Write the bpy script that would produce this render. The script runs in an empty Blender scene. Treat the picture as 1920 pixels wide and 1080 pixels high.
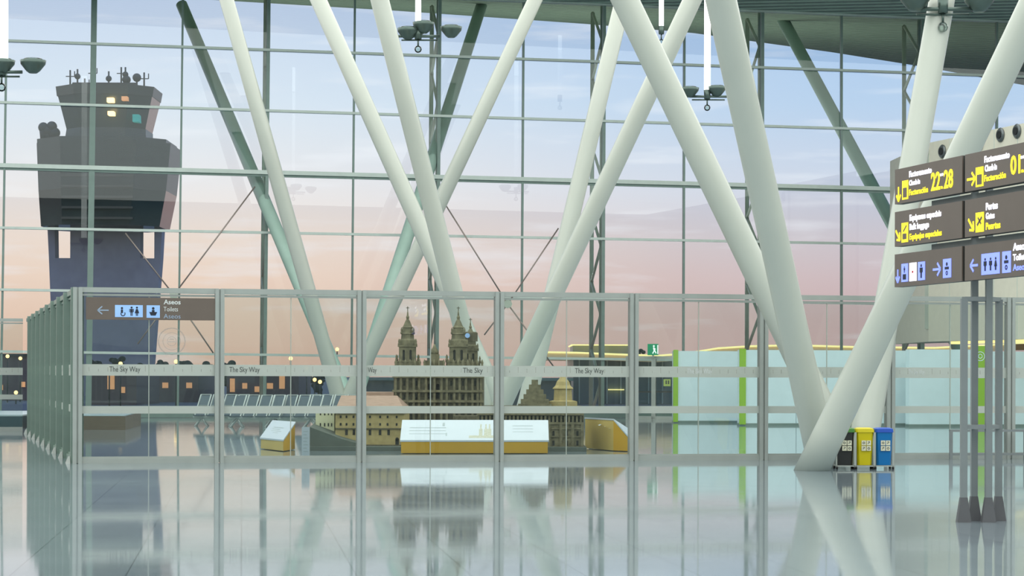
import bpy, math, random
from mathutils import Vector, Matrix
random.seed(7)
SC = bpy.context.scene
COL = SC.collection
# ------------------------------------------------------------------ camera
F, CX, CY, ROLL, H = 4200.0, 960.0, 705.0, 0.003, 2.1
cd = bpy.data.cameras.new('camera')
cd.sensor_width = 36; cd.lens = F/1920*36
cd.shift_y = (CY-540)/1920
cd.clip_start = 0.5; cd.clip_end = 6000
cam = bpy.data.objects.new('camera', cd); COL.objects.link(cam)
rt = Vector((1, 0, ROLL)).normalized(); fw = Vector((0, 1, 0)); up = rt.cross(fw)
R3 = Matrix((rt, up, -fw)).transposed()
cam.matrix_world = Matrix.Translation((0, 0, H)) @ R3.to_4x4()
SC.camera = cam
# ------------------------------------------------------------------ colour management
SC.view_settings.view_transform = 'Standard'; SC.view_settings.look = 'None'
SC.view_settings.gamma = 1; SC.view_settings.exposure = 0.12
SC.view_settings.use_curve_mapping = False
SC.cycles.transparent_max_bounces = 40
SC.cycles.max_bounces = 10
SC.cycles.sample_clamp_indirect = 6
SC.cycles.caustics_reflective = False; SC.cycles.caustics_refractive = False
def lin(c):
    return tuple(((x/255)/12.92 if x/255 <= .04045 else ((x/255+.055)/1.055)**2.4) for x in c[:3])
# ------------------------------------------------------------------ dusk sky
W = bpy.data.worlds.new('dusk_sky'); SC.world = W; W.use_nodes = True
nt = W.node_tree; nt.nodes.clear()
N = nt.nodes.new; L = nt.links.new
tc = N('ShaderNodeTexCoord'); sp = N('ShaderNodeSeparateXYZ'); L(tc.outputs['Generated'], sp.inputs[0])
def sky_ramp(stops):
    m = N('ShaderNodeMapRange'); m.inputs['From Min'].default_value = -.02; m.inputs['From Max'].default_value = .38
    L(sp.outputs['Z'], m.inputs['Value'])
    r = N('ShaderNodeValToRGB'); L(m.outputs[0], r.inputs[0])
    e = r.color_ramp.elements
    while len(e) < len(stops): e.new(.5)
    for k, (z, c) in enumerate(stops):
        e[k].position = (z+.02)/.40; e[k].color = (*lin(c), 1)
    return r
rl = sky_ramp([(-.02, (120, 95, 90)), (0, (222, 174, 156)), (.025, (230, 191, 173)), (.044, (238, 204, 189)), (.061, (238, 212, 203)), (.085, (228, 216, 220)), (.12, (210, 213, 228)), (.165, (190, 198, 224)), (.38, (128, 152, 205))])
rr = sky_ramp([(-.02, (110, 95, 100)), (0, (208, 165, 165)), (.025, (204, 168, 170)), (.044, (208, 180, 186)), (.061, (206, 190, 200)), (.085, (196, 196, 216)), (.12, (172, 190, 222)), (.165, (154, 180, 222)), (.38, (105, 138, 200))])
mx = N('ShaderNodeMapRange'); mx.interpolation_type = 'SMOOTHSTEP'
mx.inputs['From Min'].default_value = -.15; mx.inputs['From Max'].default_value = .18
L(sp.outputs['X'], mx.inputs['Value'])
mix = N('ShaderNodeMix'); mix.data_type = 'RGBA'
L(mx.outputs[0], mix.inputs['Factor']); L(rl.outputs[0], mix.inputs['A']); L(rr.outputs[0], mix.inputs['B'])
mp = N('ShaderNodeMapping'); mp.inputs['Scale'].default_value = (9, 9, 75); L(tc.outputs['Generated'], mp.inputs[0])
nz = N('ShaderNodeTexNoise'); nz.inputs['Scale'].default_value = 1.6; nz.inputs['Detail'].default_value = 5; L(mp.outputs[0], nz.inputs['Vector'])
cr = N('ShaderNodeMapRange'); cr.inputs['From Min'].default_value = .54; cr.inputs['From Max'].default_value = .78; cr.inputs['To Max'].default_value = .6
L(nz.outputs['Fac'], cr.inputs['Value'])
mc = N('ShaderNodeMix'); mc.data_type = 'RGBA'; mc.inputs['B'].default_value = (*lin((240, 232, 240)), 1)
L(cr.outputs[0], mc.inputs['Factor']); L(mix.outputs['Result'], mc.inputs['A'])
bg = N('ShaderNodeBackground'); bg.inputs['Strength'].default_value = 1.12
ow = N('ShaderNodeOutputWorld'); L(mc.outputs['Result'], bg.inputs['Color']); L(bg.outputs[0], ow.inputs[0])
# ------------------------------------------------------------------ hall lights
def area(name, loc, sx, sy, power, col, tilt=0.0):
    d = bpy.data.lights.new(name, 'AREA'); d.shape = 'RECTANGLE'; d.size = sx; d.size_y = sy
    d.energy = power; d.color = col
    o = bpy.data.objects.new(name, d); COL.objects.link(o); o.location = loc; o.rotation_euler = (tilt, 0, 0)
    return o
area('hall_ceiling_lights', (6, 43, 20.4), 106, 118, 60000, (1.0, 1.0, .96))
up_l = area('canopy_fill_light', (-2, 128, 3.2), 44, 4, 3600, (.85, 1.0, .92), math.pi)  # added fill outside, brightens the canopy underside; no fitting modelled
# ------------------------------------------------------------------ projection helpers (pixel of the photo -> point in the place)
def ray(u, v):
    du, dv = u-CX, v-CY
    return Vector(((du+ROLL*dv)/F, 1, -(dv-ROLL*du)/F))
O = Vector((0, 0, H))
def PD(u, v, D): return O+ray(u, v)*D
def G(u, v, z=0.0):
    r = ray(u, v); return O+r*((z-H)/r.z)
class Pl:
    def __init__(s, a, b):           # vertical plane through ground points a, b
        s.a = Vector((a[0], a[1], 0)); s.x = (Vector((b[0], b[1], 0))-s.a).normalized()
        s.n = Vector((s.x.y, -s.x.x, 0))          # faces the camera for a wall running left to right
    def P(s, u, v, off=0.0):
        r = ray(u, v); t = ((s.a+s.n*off)-O).dot(s.n)/r.dot(s.n); return O+r*t
    def Z(s, u, z, off=0.0):         # point of the plane on column u, at height z
        v = 700.0
        for _ in range(6):
            p = s.P(u, v, off); v -= (z-p.z)/p.y*F
        return s.P(u, v, off)
    def S(s, d, z, off=0.0): return s.a+s.x*d+s.n*off+Vector((0, 0, z))
    def D(s, p): return (p-s.a).dot(s.x)
# ------------------------------------------------------------------ mesh builder
class M:
    def __init__(s): s.v = []; s.f = []; s.sm = []
    def add(s, vs, fs, smooth=False):
        n = len(s.v); s.v += [Vector(q) for q in vs]
        for f in fs: s.f.append([n+i for i in f]); s.sm.append(smooth)
        return s
    def hexa(s, p):      # p: 4 bottom + 4 top
        return s.add(p, [(0, 3, 2, 1), (4, 5, 6, 7), (0, 1, 5, 4), (1, 2, 6, 5), (2, 3, 7, 6), (3, 0, 4, 7)])
    def box(s, x0, x1, y0, y1, z0, z1):
        return s.hexa([(x0, y0, z0), (x1, y0, z0), (x1, y1, z0), (x0, y1, z0), (x0, y0, z1), (x1, y0, z1), (x1, y1, z1), (x0, y1, z1)])
    def prism(s, poly, z0, z1, top=None):
        n = len(poly); t = top or poly
        vs = [(p[0], p[1], z0) for p in poly]+[(p[0], p[1], z1) for p in t]
        return s.add(vs, [tuple(range(n))[::-1], tuple(range(n, 2*n))]+[(i, (i+1) % n, n+(i+1) % n, n+i) for i in range(n)])
    def bar(s, p, q, w, h=None):     # square bar from p to q
        p, q = Vector(p), Vector(q); h = h or w
        d = (q-p).normalized(); a = d.cross(Vector((0, 0, 1)))
        if a.length < 1e-3: a = Vector((1, 0, 0))
        a.normalize(); b = a.cross(d)
        c = [(-1, -1), (1, -1), (1, 1), (-1, 1)]
        vs = [p+a*i*w/2+b*j*h/2 for i, j in c]+[q+a*i*w/2+b*j*h/2 for i, j in c]
        return s.hexa(vs)
    def tube(s, p, q, r0, r1=None, n=14, prof=None):
        p, q = Vector(p), Vector(q); r1 = r0 if r1 is None else r1
        d = (q-p).normalized(); a = d.cross(Vector((0, 0, 1)))
        if a.length < 1e-3: a = Vector((1, 0, 0))
        a.normalize(); b = a.cross(d)
        prof = prof or [(0, r0), (1, r1)]; vs = []
        for t, r in prof:
            c = p+(q-p)*t
            vs += [c+(a*math.cos(2*math.pi*i/n)+b*math.sin(2*math.pi*i/n))*r for i in range(n)]
        k = len(prof)
        s.add(vs, [(j*n+i, j*n+(i+1) % n, (j+1)*n+(i+1) % n, (j+1)*n+i) for j in range(k-1) for i in range(n)], True)
        m = len(s.v)-len(vs)
        s.f.append([m+i for i in range(n)][::-1]); s.sm.append(False)
        s.f.append([m+(k-1)*n+i for i in range(n)]); s.sm.append(False)
        return s
    def lathe(s, c, prof, n=16, smooth=True):    # prof: (radius, z) from the bottom up
        c = Vector(c); vs = []
        for r, z in prof: vs += [c+Vector((r*math.cos(2*math.pi*(i+.5)/n), r*math.sin(2*math.pi*(i+.5)/n), z)) for i in range(n)]
        k = len(prof); s.add(vs, [(j*n+i, j*n+(i+1) % n, (j+1)*n+(i+1) % n, (j+1)*n+i) for j in range(k-1) for i in range(n)], smooth)
        m = len(s.v)-len(vs)
        s.f.append([m+i for i in range(n)][::-1]); s.sm.append(False)
        s.f.append([m+(k-1)*n+i for i in range(n)]); s.sm.append(False)
        return s
    def ball(s, c, r, n=12, m=8, sq=1.0):
        return s.lathe(c, [(max(.002, r*math.sin(math.pi*j/m)), -r*sq*math.cos(math.pi*j/m)) for j in range(m+1)], n)
    def build(s, name, mat, parent=None, loc=None):
        me = bpy.data.meshes.new(name)
        o = bpy.data.objects.new(name, me); COL.objects.link(o)
        if parent is not None:
            base = wloc(parent); o.parent = parent
        else:
            base = Vector(loc) if loc is not None else Vector((0, 0, 0)); o.location = base
        me.from_pydata([v-base for v in s.v], [], s.f)
        for p, f in zip(me.polygons, s.sm): p.use_smooth = f
        me.materials.append(mat); me.update()
        return o
def wloc(o):
    l = Vector((0, 0, 0))
    while o is not None: l += o.location; o = o.parent
    return l
def thing(name, label, cat, loc, group=None):
    o = bpy.data.objects.new(name, None); COL.objects.link(o); o.location = loc; o.empty_display_size = .2
    return tag(o, label, cat, group)
def tag(o, label=None, cat=None, group=None, kind=None):
    if label: o['label'] = label
    if cat: o['category'] = cat
    if group: o['group'] = group
    if kind: o['kind'] = kind
    return o
def struct(o): o['kind'] = 'structure'; return o
def copy_tree(o, parent=None):
    c = o.copy(); COL.objects.link(c)
    if parent: c.parent = parent
    for ch in list(o.children): copy_tree(ch, c)
    return c
class Deco:                  # draws thin raised shapes on an upright face: x runs along it, z up, n out of it
    def __init__(s, p, x, n, th=.004): s.p = Vector(p); s.x = Vector(x).normalized(); s.n = Vector(n).normalized(); s.th = th; s.m = M()
    def at(s, x, z, o=0): return s.p+s.x*x+Vector((0, 0, z))+s.n*o
    def poly(s, pts, o=0.0):
        n = len(pts); a = [s.at(x, z, o) for x, z in pts]; b = [s.at(x, z, o+s.th) for x, z in pts]
        s.m.add(a+b, [tuple(range(n))[::-1], tuple(range(n, 2*n))]+[(i, (i+1) % n, n+(i+1) % n, n+i) for i in range(n)]); return s
    def rect(s, x0, z0, x1, z1, o=0.0): return s.poly([(x0, z0), (x1, z0), (x1, z1), (x0, z1)], o)
    def disc(s, x, z, r, o=0.0, n=14): return s.poly([(x+r*math.cos(2*math.pi*i/n), z+r*math.sin(2*math.pi*i/n)) for i in range(n)], o)
    def ring(s, x, z, r0, r1, o=0.0, a0=0, a1=360, n=24):
        for i in range(n):
            a = math.radians(a0+(a1-a0)*i/n); b = math.radians(a0+(a1-a0)*(i+1)/n)
            s.poly([(x+r0*math.cos(a), z+r0*math.sin(a)), (x+r1*math.cos(a), z+r1*math.sin(a)), (x+r1*math.cos(b), z+r1*math.sin(b)), (x+r0*math.cos(b), z+r0*math.sin(b))], o)
        return s
    def line(s, x0, z0, x1, z1, w, o=0.0):
        d = math.hypot(x1-x0, z1-z0); a, b = -(z1-z0)/d*w/2, (x1-x0)/d*w/2
        return s.poly([(x0+a, z0+b), (x0-a, z0-b), (x1-a, z1-b), (x1+a, z1+b)], o)
    def arrow(s, cx, cz, r, ang, w, o=0.0):
        c, q = math.cos(math.radians(ang)), math.sin(math.radians(ang))
        tx, tz = cx+r*c, cz+r*q
        s.line(cx-r*c, cz-r*q, tx, tz, w, o)
        for k in (140, -140):
            c2, q2 = math.cos(math.radians(ang+k)), math.sin(math.radians(ang+k)); s.line(tx, tz, tx+r*1.1*c2, tz+r*1.1*q2, w, o)
        return s
    def person(s, x, z, h, skirt=False, o=0.0):
        s.disc(x, z+h*.88, h*.11, o)
        if skirt: s.poly([(x-h*.09, z+h*.74), (x-h*.24, z+h*.28), (x+h*.24, z+h*.28), (x+h*.09, z+h*.74)], o)
        else: s.rect(x-h*.15, z+h*.36, x+h*.15, z+h*.74, o)
        s.rect(x-h*.11, z, x-h*.02, z+h*.36, o); s.rect(x+h*.02, z, x+h*.11, z+h*.36, o)
        if not skirt: s.rect(x-h*.24, z+h*.4, x-h*.18, z+h*.74, o); s.rect(x+h*.18, z+h*.4, x+h*.24, z+h*.74, o)
        return s
    def build(s, name, mat, parent): return s.m.build(name, mat, parent)
def lettering(txt, p, x, n, w, h, mat, parent, name='lettering', th=.003, bold=0.0):
    cu = bpy.data.curves.new('t', 'FONT'); cu.body = txt; cu.size = 1; cu.extrude = .02; cu.resolution_u = 3; cu.offset = bold
    to = bpy.data.objects.new('t', cu); COL.objects.link(to); bpy.context.view_layer.update()
    me = bpy.data.meshes.new_from_object(to.evaluated_get(bpy.context.evaluated_depsgraph_get()))
    bpy.data.objects.remove(to); bpy.data.curves.remove(cu)
    xs = [v.co.x for v in me.vertices]; ys = [v.co.y for v in me.vertices]
    x0, x1 = min(xs), max(xs)
    sx = w/(x1-x0); sy = h/.72; x = Vector(x).normalized(); n = Vector(n).normalized(); base = wloc(parent)
    for v in me.vertices:
        v.co = Vector(p)+x*(v.co.x-x0)*sx+Vector((0, 0, v.co.y*sy))+n*(th*(1 if v.co.z > 0 else 0))-base
    me.materials.clear(); me.materials.append(mat)
    o = bpy.data.objects.new(name, me); COL.objects.link(o); o.parent = parent
    return o
# ------------------------------------------------------------------ materials
def mat(name, c, rough=.5, metal=0.0, var=.06, scale=3.0, bump=0.0, emit=None, es=1.0, spec=.5, stretch=(1, 1, 1), coat=0.0):
    m = bpy.data.materials.new(name); m.use_nodes = True; t = m.node_tree; b = t.nodes['Principled BSDF']
    b.inputs['Roughness'].default_value = rough; b.inputs['Metallic'].default_value = metal
    b.inputs['Specular IOR Level'].default_value = spec; b.inputs['Coat Weight'].default_value = coat
    g = t.nodes.new('ShaderNodeTexCoord'); mp = t.nodes.new('ShaderNodeMapping'); mp.inputs['Scale'].default_value = stretch
    t.links.new(g.outputs['Object'], mp.inputs[0])
    nz = t.nodes.new('ShaderNodeTexNoise'); nz.inputs['Scale'].default_value = scale; nz.inputs['Detail'].default_value = 4
    t.links.new(mp.outputs[0], nz.inputs['Vector'])
    r = t.nodes.new('ShaderNodeValToRGB'); l = lin(c)
    r.color_ramp.elements[0].position = .3; r.color_ramp.elements[1].position = .7
    r.color_ramp.elements[0].color = (*[max(0, x*(1-var)) for x in l], 1); r.color_ramp.elements[1].color = (*[min(1, x*(1+var)) for x in l], 1)
    t.links.new(nz.outputs['Fac'], r.inputs[0]); t.links.new(r.outputs[0], b.inputs['Base Color'])
    if bump:
        bp = t.nodes.new('ShaderNodeBump'); bp.inputs['Strength'].default_value = bump; t.links.new(nz.outputs['Fac'], bp.inputs['Height']); t.links.new(bp.outputs[0], b.inputs['Normal'])
    if emit: b.inputs['Emission Color'].default_value = (*lin(emit), 1); b.inputs['Emission Strength'].default_value = es
    return m
def glass(name, tint, rough=0.0, ior=1.45, extra=0.0):
    m = bpy.data.materials.new(name); m.use_nodes = True; t = m.node_tree; t.nodes.clear()
    tr = t.nodes.new('ShaderNodeBsdfTransparent'); tr.inputs[0].default_value = (*lin(tint), 1)
    gl = t.nodes.new('ShaderNodeBsdfGlossy'); gl.inputs['Roughness'].default_value = rough; gl.inputs[0].default_value = (.95, .98, .97, 1)
    fr = t.nodes.new('ShaderNodeFresnel'); fr.inputs[0].default_value = ior
    nz = t.nodes.new('ShaderNodeTexNoise'); nz.inputs['Scale'].default_value = .25; bp = t.nodes.new('ShaderNodeBump'); bp.inputs['Strength'].default_value = .02
    t.links.new(nz.outputs['Fac'], bp.inputs['Height']); t.links.new(bp.outputs[0], gl.inputs['Normal'])
    mi = t.nodes.new('ShaderNodeMixShader'); out = t.nodes.new('ShaderNodeOutputMaterial')
    t.links.new(fr.outputs[0], mi.inputs[0]); t.links.new(tr.outputs[0], mi.inputs[1]); t.links.new(gl.outputs[0], mi.inputs[2]); t.links.new(mi.outputs[0], out.inputs[0])
    return m
def frosted(name, c, alpha):
    m = bpy.data.materials.new(name); m.use_nodes = True; t = m.node_tree; t.nodes.clear()
    tr = t.nodes.new('ShaderNodeBsdfTransparent'); df = t.nodes.new('ShaderNodeBsdfDiffuse'); df.inputs[0].default_value = (*lin(c), 1)
    tl = t.nodes.new('ShaderNodeBsdfTranslucent'); tl.inputs[0].default_value = (*lin(c), 1)
    ad = t.nodes.new('ShaderNodeMixShader'); ad.inputs[0].default_value = .45; mi = t.nodes.new('ShaderNodeMixShader'); mi.inputs[0].default_value = alpha
    nz = t.nodes.new('ShaderNodeTexNoise'); nz.inputs['Scale'].default_value = 6; mr = t.nodes.new('ShaderNodeMapRange'); mr.inputs['To Min'].default_value = alpha-.04; mr.inputs['To Max'].default_value = alpha+.04
    t.links.new(nz.outputs['Fac'], mr.inputs[0]); t.links.new(mr.outputs[0], mi.inputs[0])
    out = t.nodes.new('ShaderNodeOutputMaterial')
    t.links.new(df.outputs[0], ad.inputs[1]); t.links.new(tl.outputs[0], ad.inputs[2]); t.links.new(tr.outputs[0], mi.inputs[1]); t.links.new(ad.outputs[0], mi.inputs[2]); t.links.new(mi.outputs[0], out.inputs[0])
    return m
def floor_mat():
    m = mat('polished_stone_floor', (134, 147, 155), .1, var=.08, scale=.6, spec=.46)
    t = m.node_tree; b = t.nodes['Principled BSDF']
    br = t.nodes.new('ShaderNodeTexBrick'); br.offset = 0; br.inputs['Scale'].default_value = 1.0
    br.inputs['Brick Width'].default_value = 1.2; br.inputs['Row Height'].default_value = 1.2; br.inputs['Mortar Size'].default_value = .008
    br.inputs['Color1'].default_value = (1, 1, 1, 1); br.inputs['Color2'].default_value = (.9, .92, .93, 1); br.inputs['Mortar'].default_value = (.45, .48, .5, 1)
    g = t.nodes.new('ShaderNodeTexCoord'); mp = t.nodes.new('ShaderNodeMapping'); mp.inputs['Rotation'].default_value = (0, 0, -.12)
    t.links.new(g.outputs['Object'], mp.inputs[0]); t.links.new(mp.outputs[0], br.inputs['Vector'])
    mm = t.nodes.new('ShaderNodeMix'); mm.data_type = 'RGBA'; mm.blend_type = 'MULTIPLY'; mm.inputs['Factor'].default_value = 1
    src = b.inputs['Base Color'].links[0].from_socket
    t.links.new(src, mm.inputs['A']); t.links.new(br.outputs['Color'], mm.inputs['B']); t.links.new(mm.outputs['Result'], b.inputs['Base Color'])
    nz = t.nodes.new('ShaderNodeTexNoise'); nz.inputs['Scale'].default_value = .8; nz.inputs['Detail'].default_value = 6
    mr = t.nodes.new('ShaderNodeMapRange'); mr.inputs['To Min'].default_value = .02; mr.inputs['To Max'].default_value = .085
    t.links.new(g.outputs['Object'], nz.inputs['Vector']); t.links.new(nz.outputs['Fac'], mr.inputs[0]); t.links.new(mr.outputs[0], b.inputs['Roughness'])
    return m
def ribbed(name, c, rough, direction, period):
    m = mat(name, c, rough, var=.08, scale=1.2)
    t = m.node_tree; b = t.nodes['Principled BSDF']
    g = t.nodes.new('ShaderNodeTexCoord'); mp = t.nodes.new('ShaderNodeMapping'); mp.inputs['Rotation'].default_value = (0, 0, direction)
    w = t.nodes.new('ShaderNodeTexWave'); w.bands_direction = 'Y'; w.inputs['Scale'].default_value = .31/period; w.inputs['Distortion'].default_value = .2
    bp = t.nodes.new('ShaderNodeBump'); bp.inputs['Strength'].default_value = .9; bp.inputs['Distance'].default_value = .25
    t.links.new(g.outputs['Object'], mp.inputs[0]); t.links.new(mp.outputs[0], w.inputs['Vector']); t.links.new(w.outputs['Fac'], bp.inputs['Height']); t.links.new(bp.outputs[0], b.inputs['Normal'])
    return m
def stone(name, c, sc=5.0, var=.35, bump=.5):
    m = mat(name, c, .85, var=var, scale=sc, bump=bump, spec=.2)
    return m
m_floor = floor_mat()
m_tube = mat('white_painted_steel', (203, 207, 197), .3, var=.02, scale=1.0, coat=.15)
m_tube_out = mat('glass_tinted_painted_steel', (176, 204, 192), .4, var=.06, scale=1.0)  # white tubes beyond the glazing, its green tint put into their colour
m_mull = mat('mullion_aluminium', (206, 218, 212), .35, .15, .04)
m_mull_dk = mat('dark_mullion_aluminium', (128, 148, 142), .4, .3, .05)
m_truss = mat('green_grey_steel', (196, 204, 190), .45, .05, .06)
m_rod = mat('tie_rod_steel', (170, 156, 150), .4, .5, .05)
m_part = mat('partition_aluminium', (172, 178, 174), .38, .1, .04)
m_part_dk = mat('greenish_partition_post', (136, 156, 146), .42, .1, .05)
m_glass_f = glass('facade_glass', (244, 250, 249))
m_glass_p = glass('partition_glass', (243, 247, 246))
m_frost = frosted('frosted_band', (232, 236, 230), .84)
m_joint = frosted('pale_glass_joint', (225, 232, 222), .6)
m_etch = frosted('etched_mark', (210, 205, 200), .3)
m_text_dk = mat('grey_print', (82, 86, 84), .6)
m_ceil = ribbed('ribbed_ceiling', (170, 194, 182), .5, .16, .8)
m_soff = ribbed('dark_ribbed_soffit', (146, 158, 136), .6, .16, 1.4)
m_wall = mat('hall_wall_paint', (190, 198, 192), .7)
m_blockw = mat('beige_panel', (232, 228, 210), .45, var=.03)
m_noz = mat('nozzle_metal', (110, 116, 118), .35, .6)
m_noz_in = mat('dark_nozzle', (28, 32, 34), .6)
m_cyan = mat('pale_cyan_panel', (222, 243, 248), .22, var=.02, coat=.3)
m_green = mat('lime_green_panel', (150, 196, 60), .35, var=.05)
m_post = mat('sign_post_grey', (140, 146, 148), .4, .2, .05)
m_shoe = mat('post_shoe_grey', (104, 104, 108), .5, .3, .06)
m_board = mat('brown_sign_board', (112, 100, 92), .45, var=.04)
m_board_e = mat('dark_sign_casing', (52, 54, 52), .5)
m_lit_w = mat('lit_white', (250, 250, 255), .5, emit=(232, 232, 255), es=1.5)
m_lit_y = mat('lit_yellow', (250, 225, 40), .5, emit=(250, 222, 40), es=1.25)
m_lit_b = mat('lit_blue', (120, 140, 240), .5, emit=(128, 142, 245), es=1.05)
m_blue = mat('pale_blue_pictogram', (150, 190, 240), .5, emit=(150, 186, 236), es=.25)
m_ink = mat('dark_ink', (36, 42, 60), .6)
m_red = mat('red_mark', (200, 40, 50), .5)
m_wprint = mat('white_print', (226, 230, 230), .5)
m_bprint = mat('bluish_print', (160, 180, 205), .5)
m_white = mat('white_board_top', (206, 216, 226), .3, var=.02)
m_ochre = mat('ochre_panel', (206, 160, 40), .45, var=.06, scale=1.5)
m_ochre_l = mat('pale_ochre_panel', (214, 188, 110), .45, var=.05, scale=1.5)
m_tubelamp = mat('lamp_tube', (250, 252, 250), .4, emit=(250, 253, 250), es=1.6)
m_lampm = mat('lamp_metal', (96, 112, 106), .35, .6, .1)
m_clear = glass('lamp_glass', (225, 235, 232), ior=1.6)
m_seat = mat('grey_blue_mesh', (84, 100, 110), .45, .3, .08, 30)
m_seat_f = mat('seat_aluminium', (198, 208, 206), .3, .5)
m_brown = mat('dark_brown_wood', (104, 92, 76), .5, var=.12, scale=2, stretch=(1, 1, 8))
m_plinth = mat('pale_plinth_top', (176, 194, 200), .25, var=.04)
m_teal = mat('dark_teal_face', (44, 72, 82), .3, var=.08)
m_stn = stone('model_granite', (120, 115, 92), 7)
m_stn_d = stone('model_dark_granite', (100, 95, 77), 9)
m_stn_l = stone('model_sandstone', (176, 160, 112), 6, .18)
m_cream = stone('model_cream_plaster', (218, 220, 186), 4, .05, .1)
m_roof = stone('model_clay_roof', (168, 142, 126), 6, .12)
m_grey = stone('model_slate_terrain', (92, 100, 94), 2, .12)
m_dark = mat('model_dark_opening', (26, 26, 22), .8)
m_bin_dk = mat('dark_bin_plastic', (46, 46, 46), .4, var=.1)
m_bin_g = mat('green_bin_lid', (70, 130, 52), .4)
m_bin_y = mat('yellow_bin_plastic', (224, 206, 0), .38, var=.03)
m_bin_b = mat('blue_bin_plastic', (0, 118, 190), .35, var=.04)
m_bin_bl = mat('blue_bin_lid', (0, 78, 190), .35)
m_stick = mat('pale_sticker', (236, 232, 206), .5)
m_metal = mat('bright_metal', (200, 202, 196), .3, .5)
m_rub = mat('black_rubber', (34, 34, 34), .7)
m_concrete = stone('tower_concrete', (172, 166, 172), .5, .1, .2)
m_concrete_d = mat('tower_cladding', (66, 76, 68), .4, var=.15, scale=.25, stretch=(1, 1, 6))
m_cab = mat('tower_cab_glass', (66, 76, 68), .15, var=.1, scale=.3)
m_asph = mat('apron_asphalt', (110, 110, 106), .7, var=.1, scale=.02)
m_bld = mat('dark_building_wall', (120, 100, 96), .7, var=.1, scale=.1)
m_bldg_glass = mat('pier_glass_wall', (130, 142, 146), .3, var=.15, scale=.1)
m_win = mat('lit_window', (250, 190, 120), .5, emit=(240, 160, 110), es=.6)
m_lite = mat('lit_roof_edge', (255, 232, 160), .5, emit=(255, 230, 150), es=1.25)
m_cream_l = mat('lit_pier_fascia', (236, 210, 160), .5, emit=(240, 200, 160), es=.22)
m_lamp_o = mat('sodium_lamp', (255, 200, 130), .5, emit=(255, 205, 130), es=3)
m_leaf = mat('dusk_foliage', (38, 44, 36), .9, var=.4, scale=.8, bump=.6)
m_bark = mat('dusk_bark', (48, 42, 38), .9)
m_exit = mat('exit_green', (20, 130, 90), .4, emit=(20, 140, 95), es=.5)
m_mark = mat('white_marking', (238, 244, 240), .4, emit=(230, 245, 238), es=.6)
m_purple = mat('dark_purple_glass', (70, 68, 88), .2, var=.1, scale=.5)
m_red_l = mat('red_glow', (220, 90, 70), .5, emit=(225, 80, 60), es=1)
m_teal_l = mat('teal_glow', (30, 160, 150), .5, emit=(30, 160, 150), es=.45)
# ================================================================== THE SETTING
FAC = Pl((-24.82, 108.6), (26.74, 117.0))
PAR = Pl(G(145, 869)[:2], G(1900, 860)[:2])
# floor of the whole hall, running up to the glazing
m = M(); a, b = FAC.S(-26, 0), FAC.S(90, 0)
m.hexa([(-48, -20, -.3), (66, -20, -.3), (b.x, b.y, -.3), (a.x, a.y, -.3), (-48, -20, 0), (66, -20, 0), (b.x, b.y, 0), (a.x, a.y, 0)])
struct(m.build('floor', m_floor))
def ftop(u): return -39+.042*u
# roof over the hall
aZ, bZ = FAC.P(0, ftop(0)), FAC.P(1920, ftop(1920))
k = (bZ.z-aZ.z)/(FAC.D(bZ)-FAC.D(aZ))
def zt(d): return aZ.z+k*(d-FAC.D(aZ))
m = M(); l, r_ = FAC.S(-26, zt(-26)), FAC.S(90, zt(90))
m.hexa([(-48, -20, 25), (66, -20, 22), r_, l, (-48, -20, 26), (66, -20, 23), r_+Vector((0, 0, .8)), l+Vector((0, 0, .8))])
struct(m.build('ceiling', m_ceil))
m = M(); m.box(-48.4, -48, -20, a.y+4, 0, 27); struct(m.build('wall_left', m_wall))
m = M(); m.box(66, 66.4, -20, b.y, 0, 27); struct(m.build('wall_right', m_wall))
m = M(); m.box(-48, 66, -20.4, -20, 0, 27); struct(m.build('wall_rear', m_wall))
# canopy outside: its underside runs out to a far edge
edge = [(-400, -70), (350, -3), (740, 20), (1100, 45), (1300, 62), (1560, 98), (1730, 125), (1850, 147), (2060, 185)]
zc = 24.0
outer = [O+ray(u, v)*((zc-H)/ray(u, v).z) for u, v in edge]
inner = [FAC.P(u, ftop(u)) for u, v in edge]
m = M()
for i in range(len(edge)-1):
    p = [inner[i], inner[i+1], outer[i+1], outer[i]]
    p = [q+FAC.n*(-.25 if j < 2 else 0)+Vector((0, 0, .05 if j < 2 else 0)) for j, q in enumerate(p)]
    m.hexa(p+[q+Vector((0, 0, .6)) for q in p])
struct(m.build('trim_1', m_soff))
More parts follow.
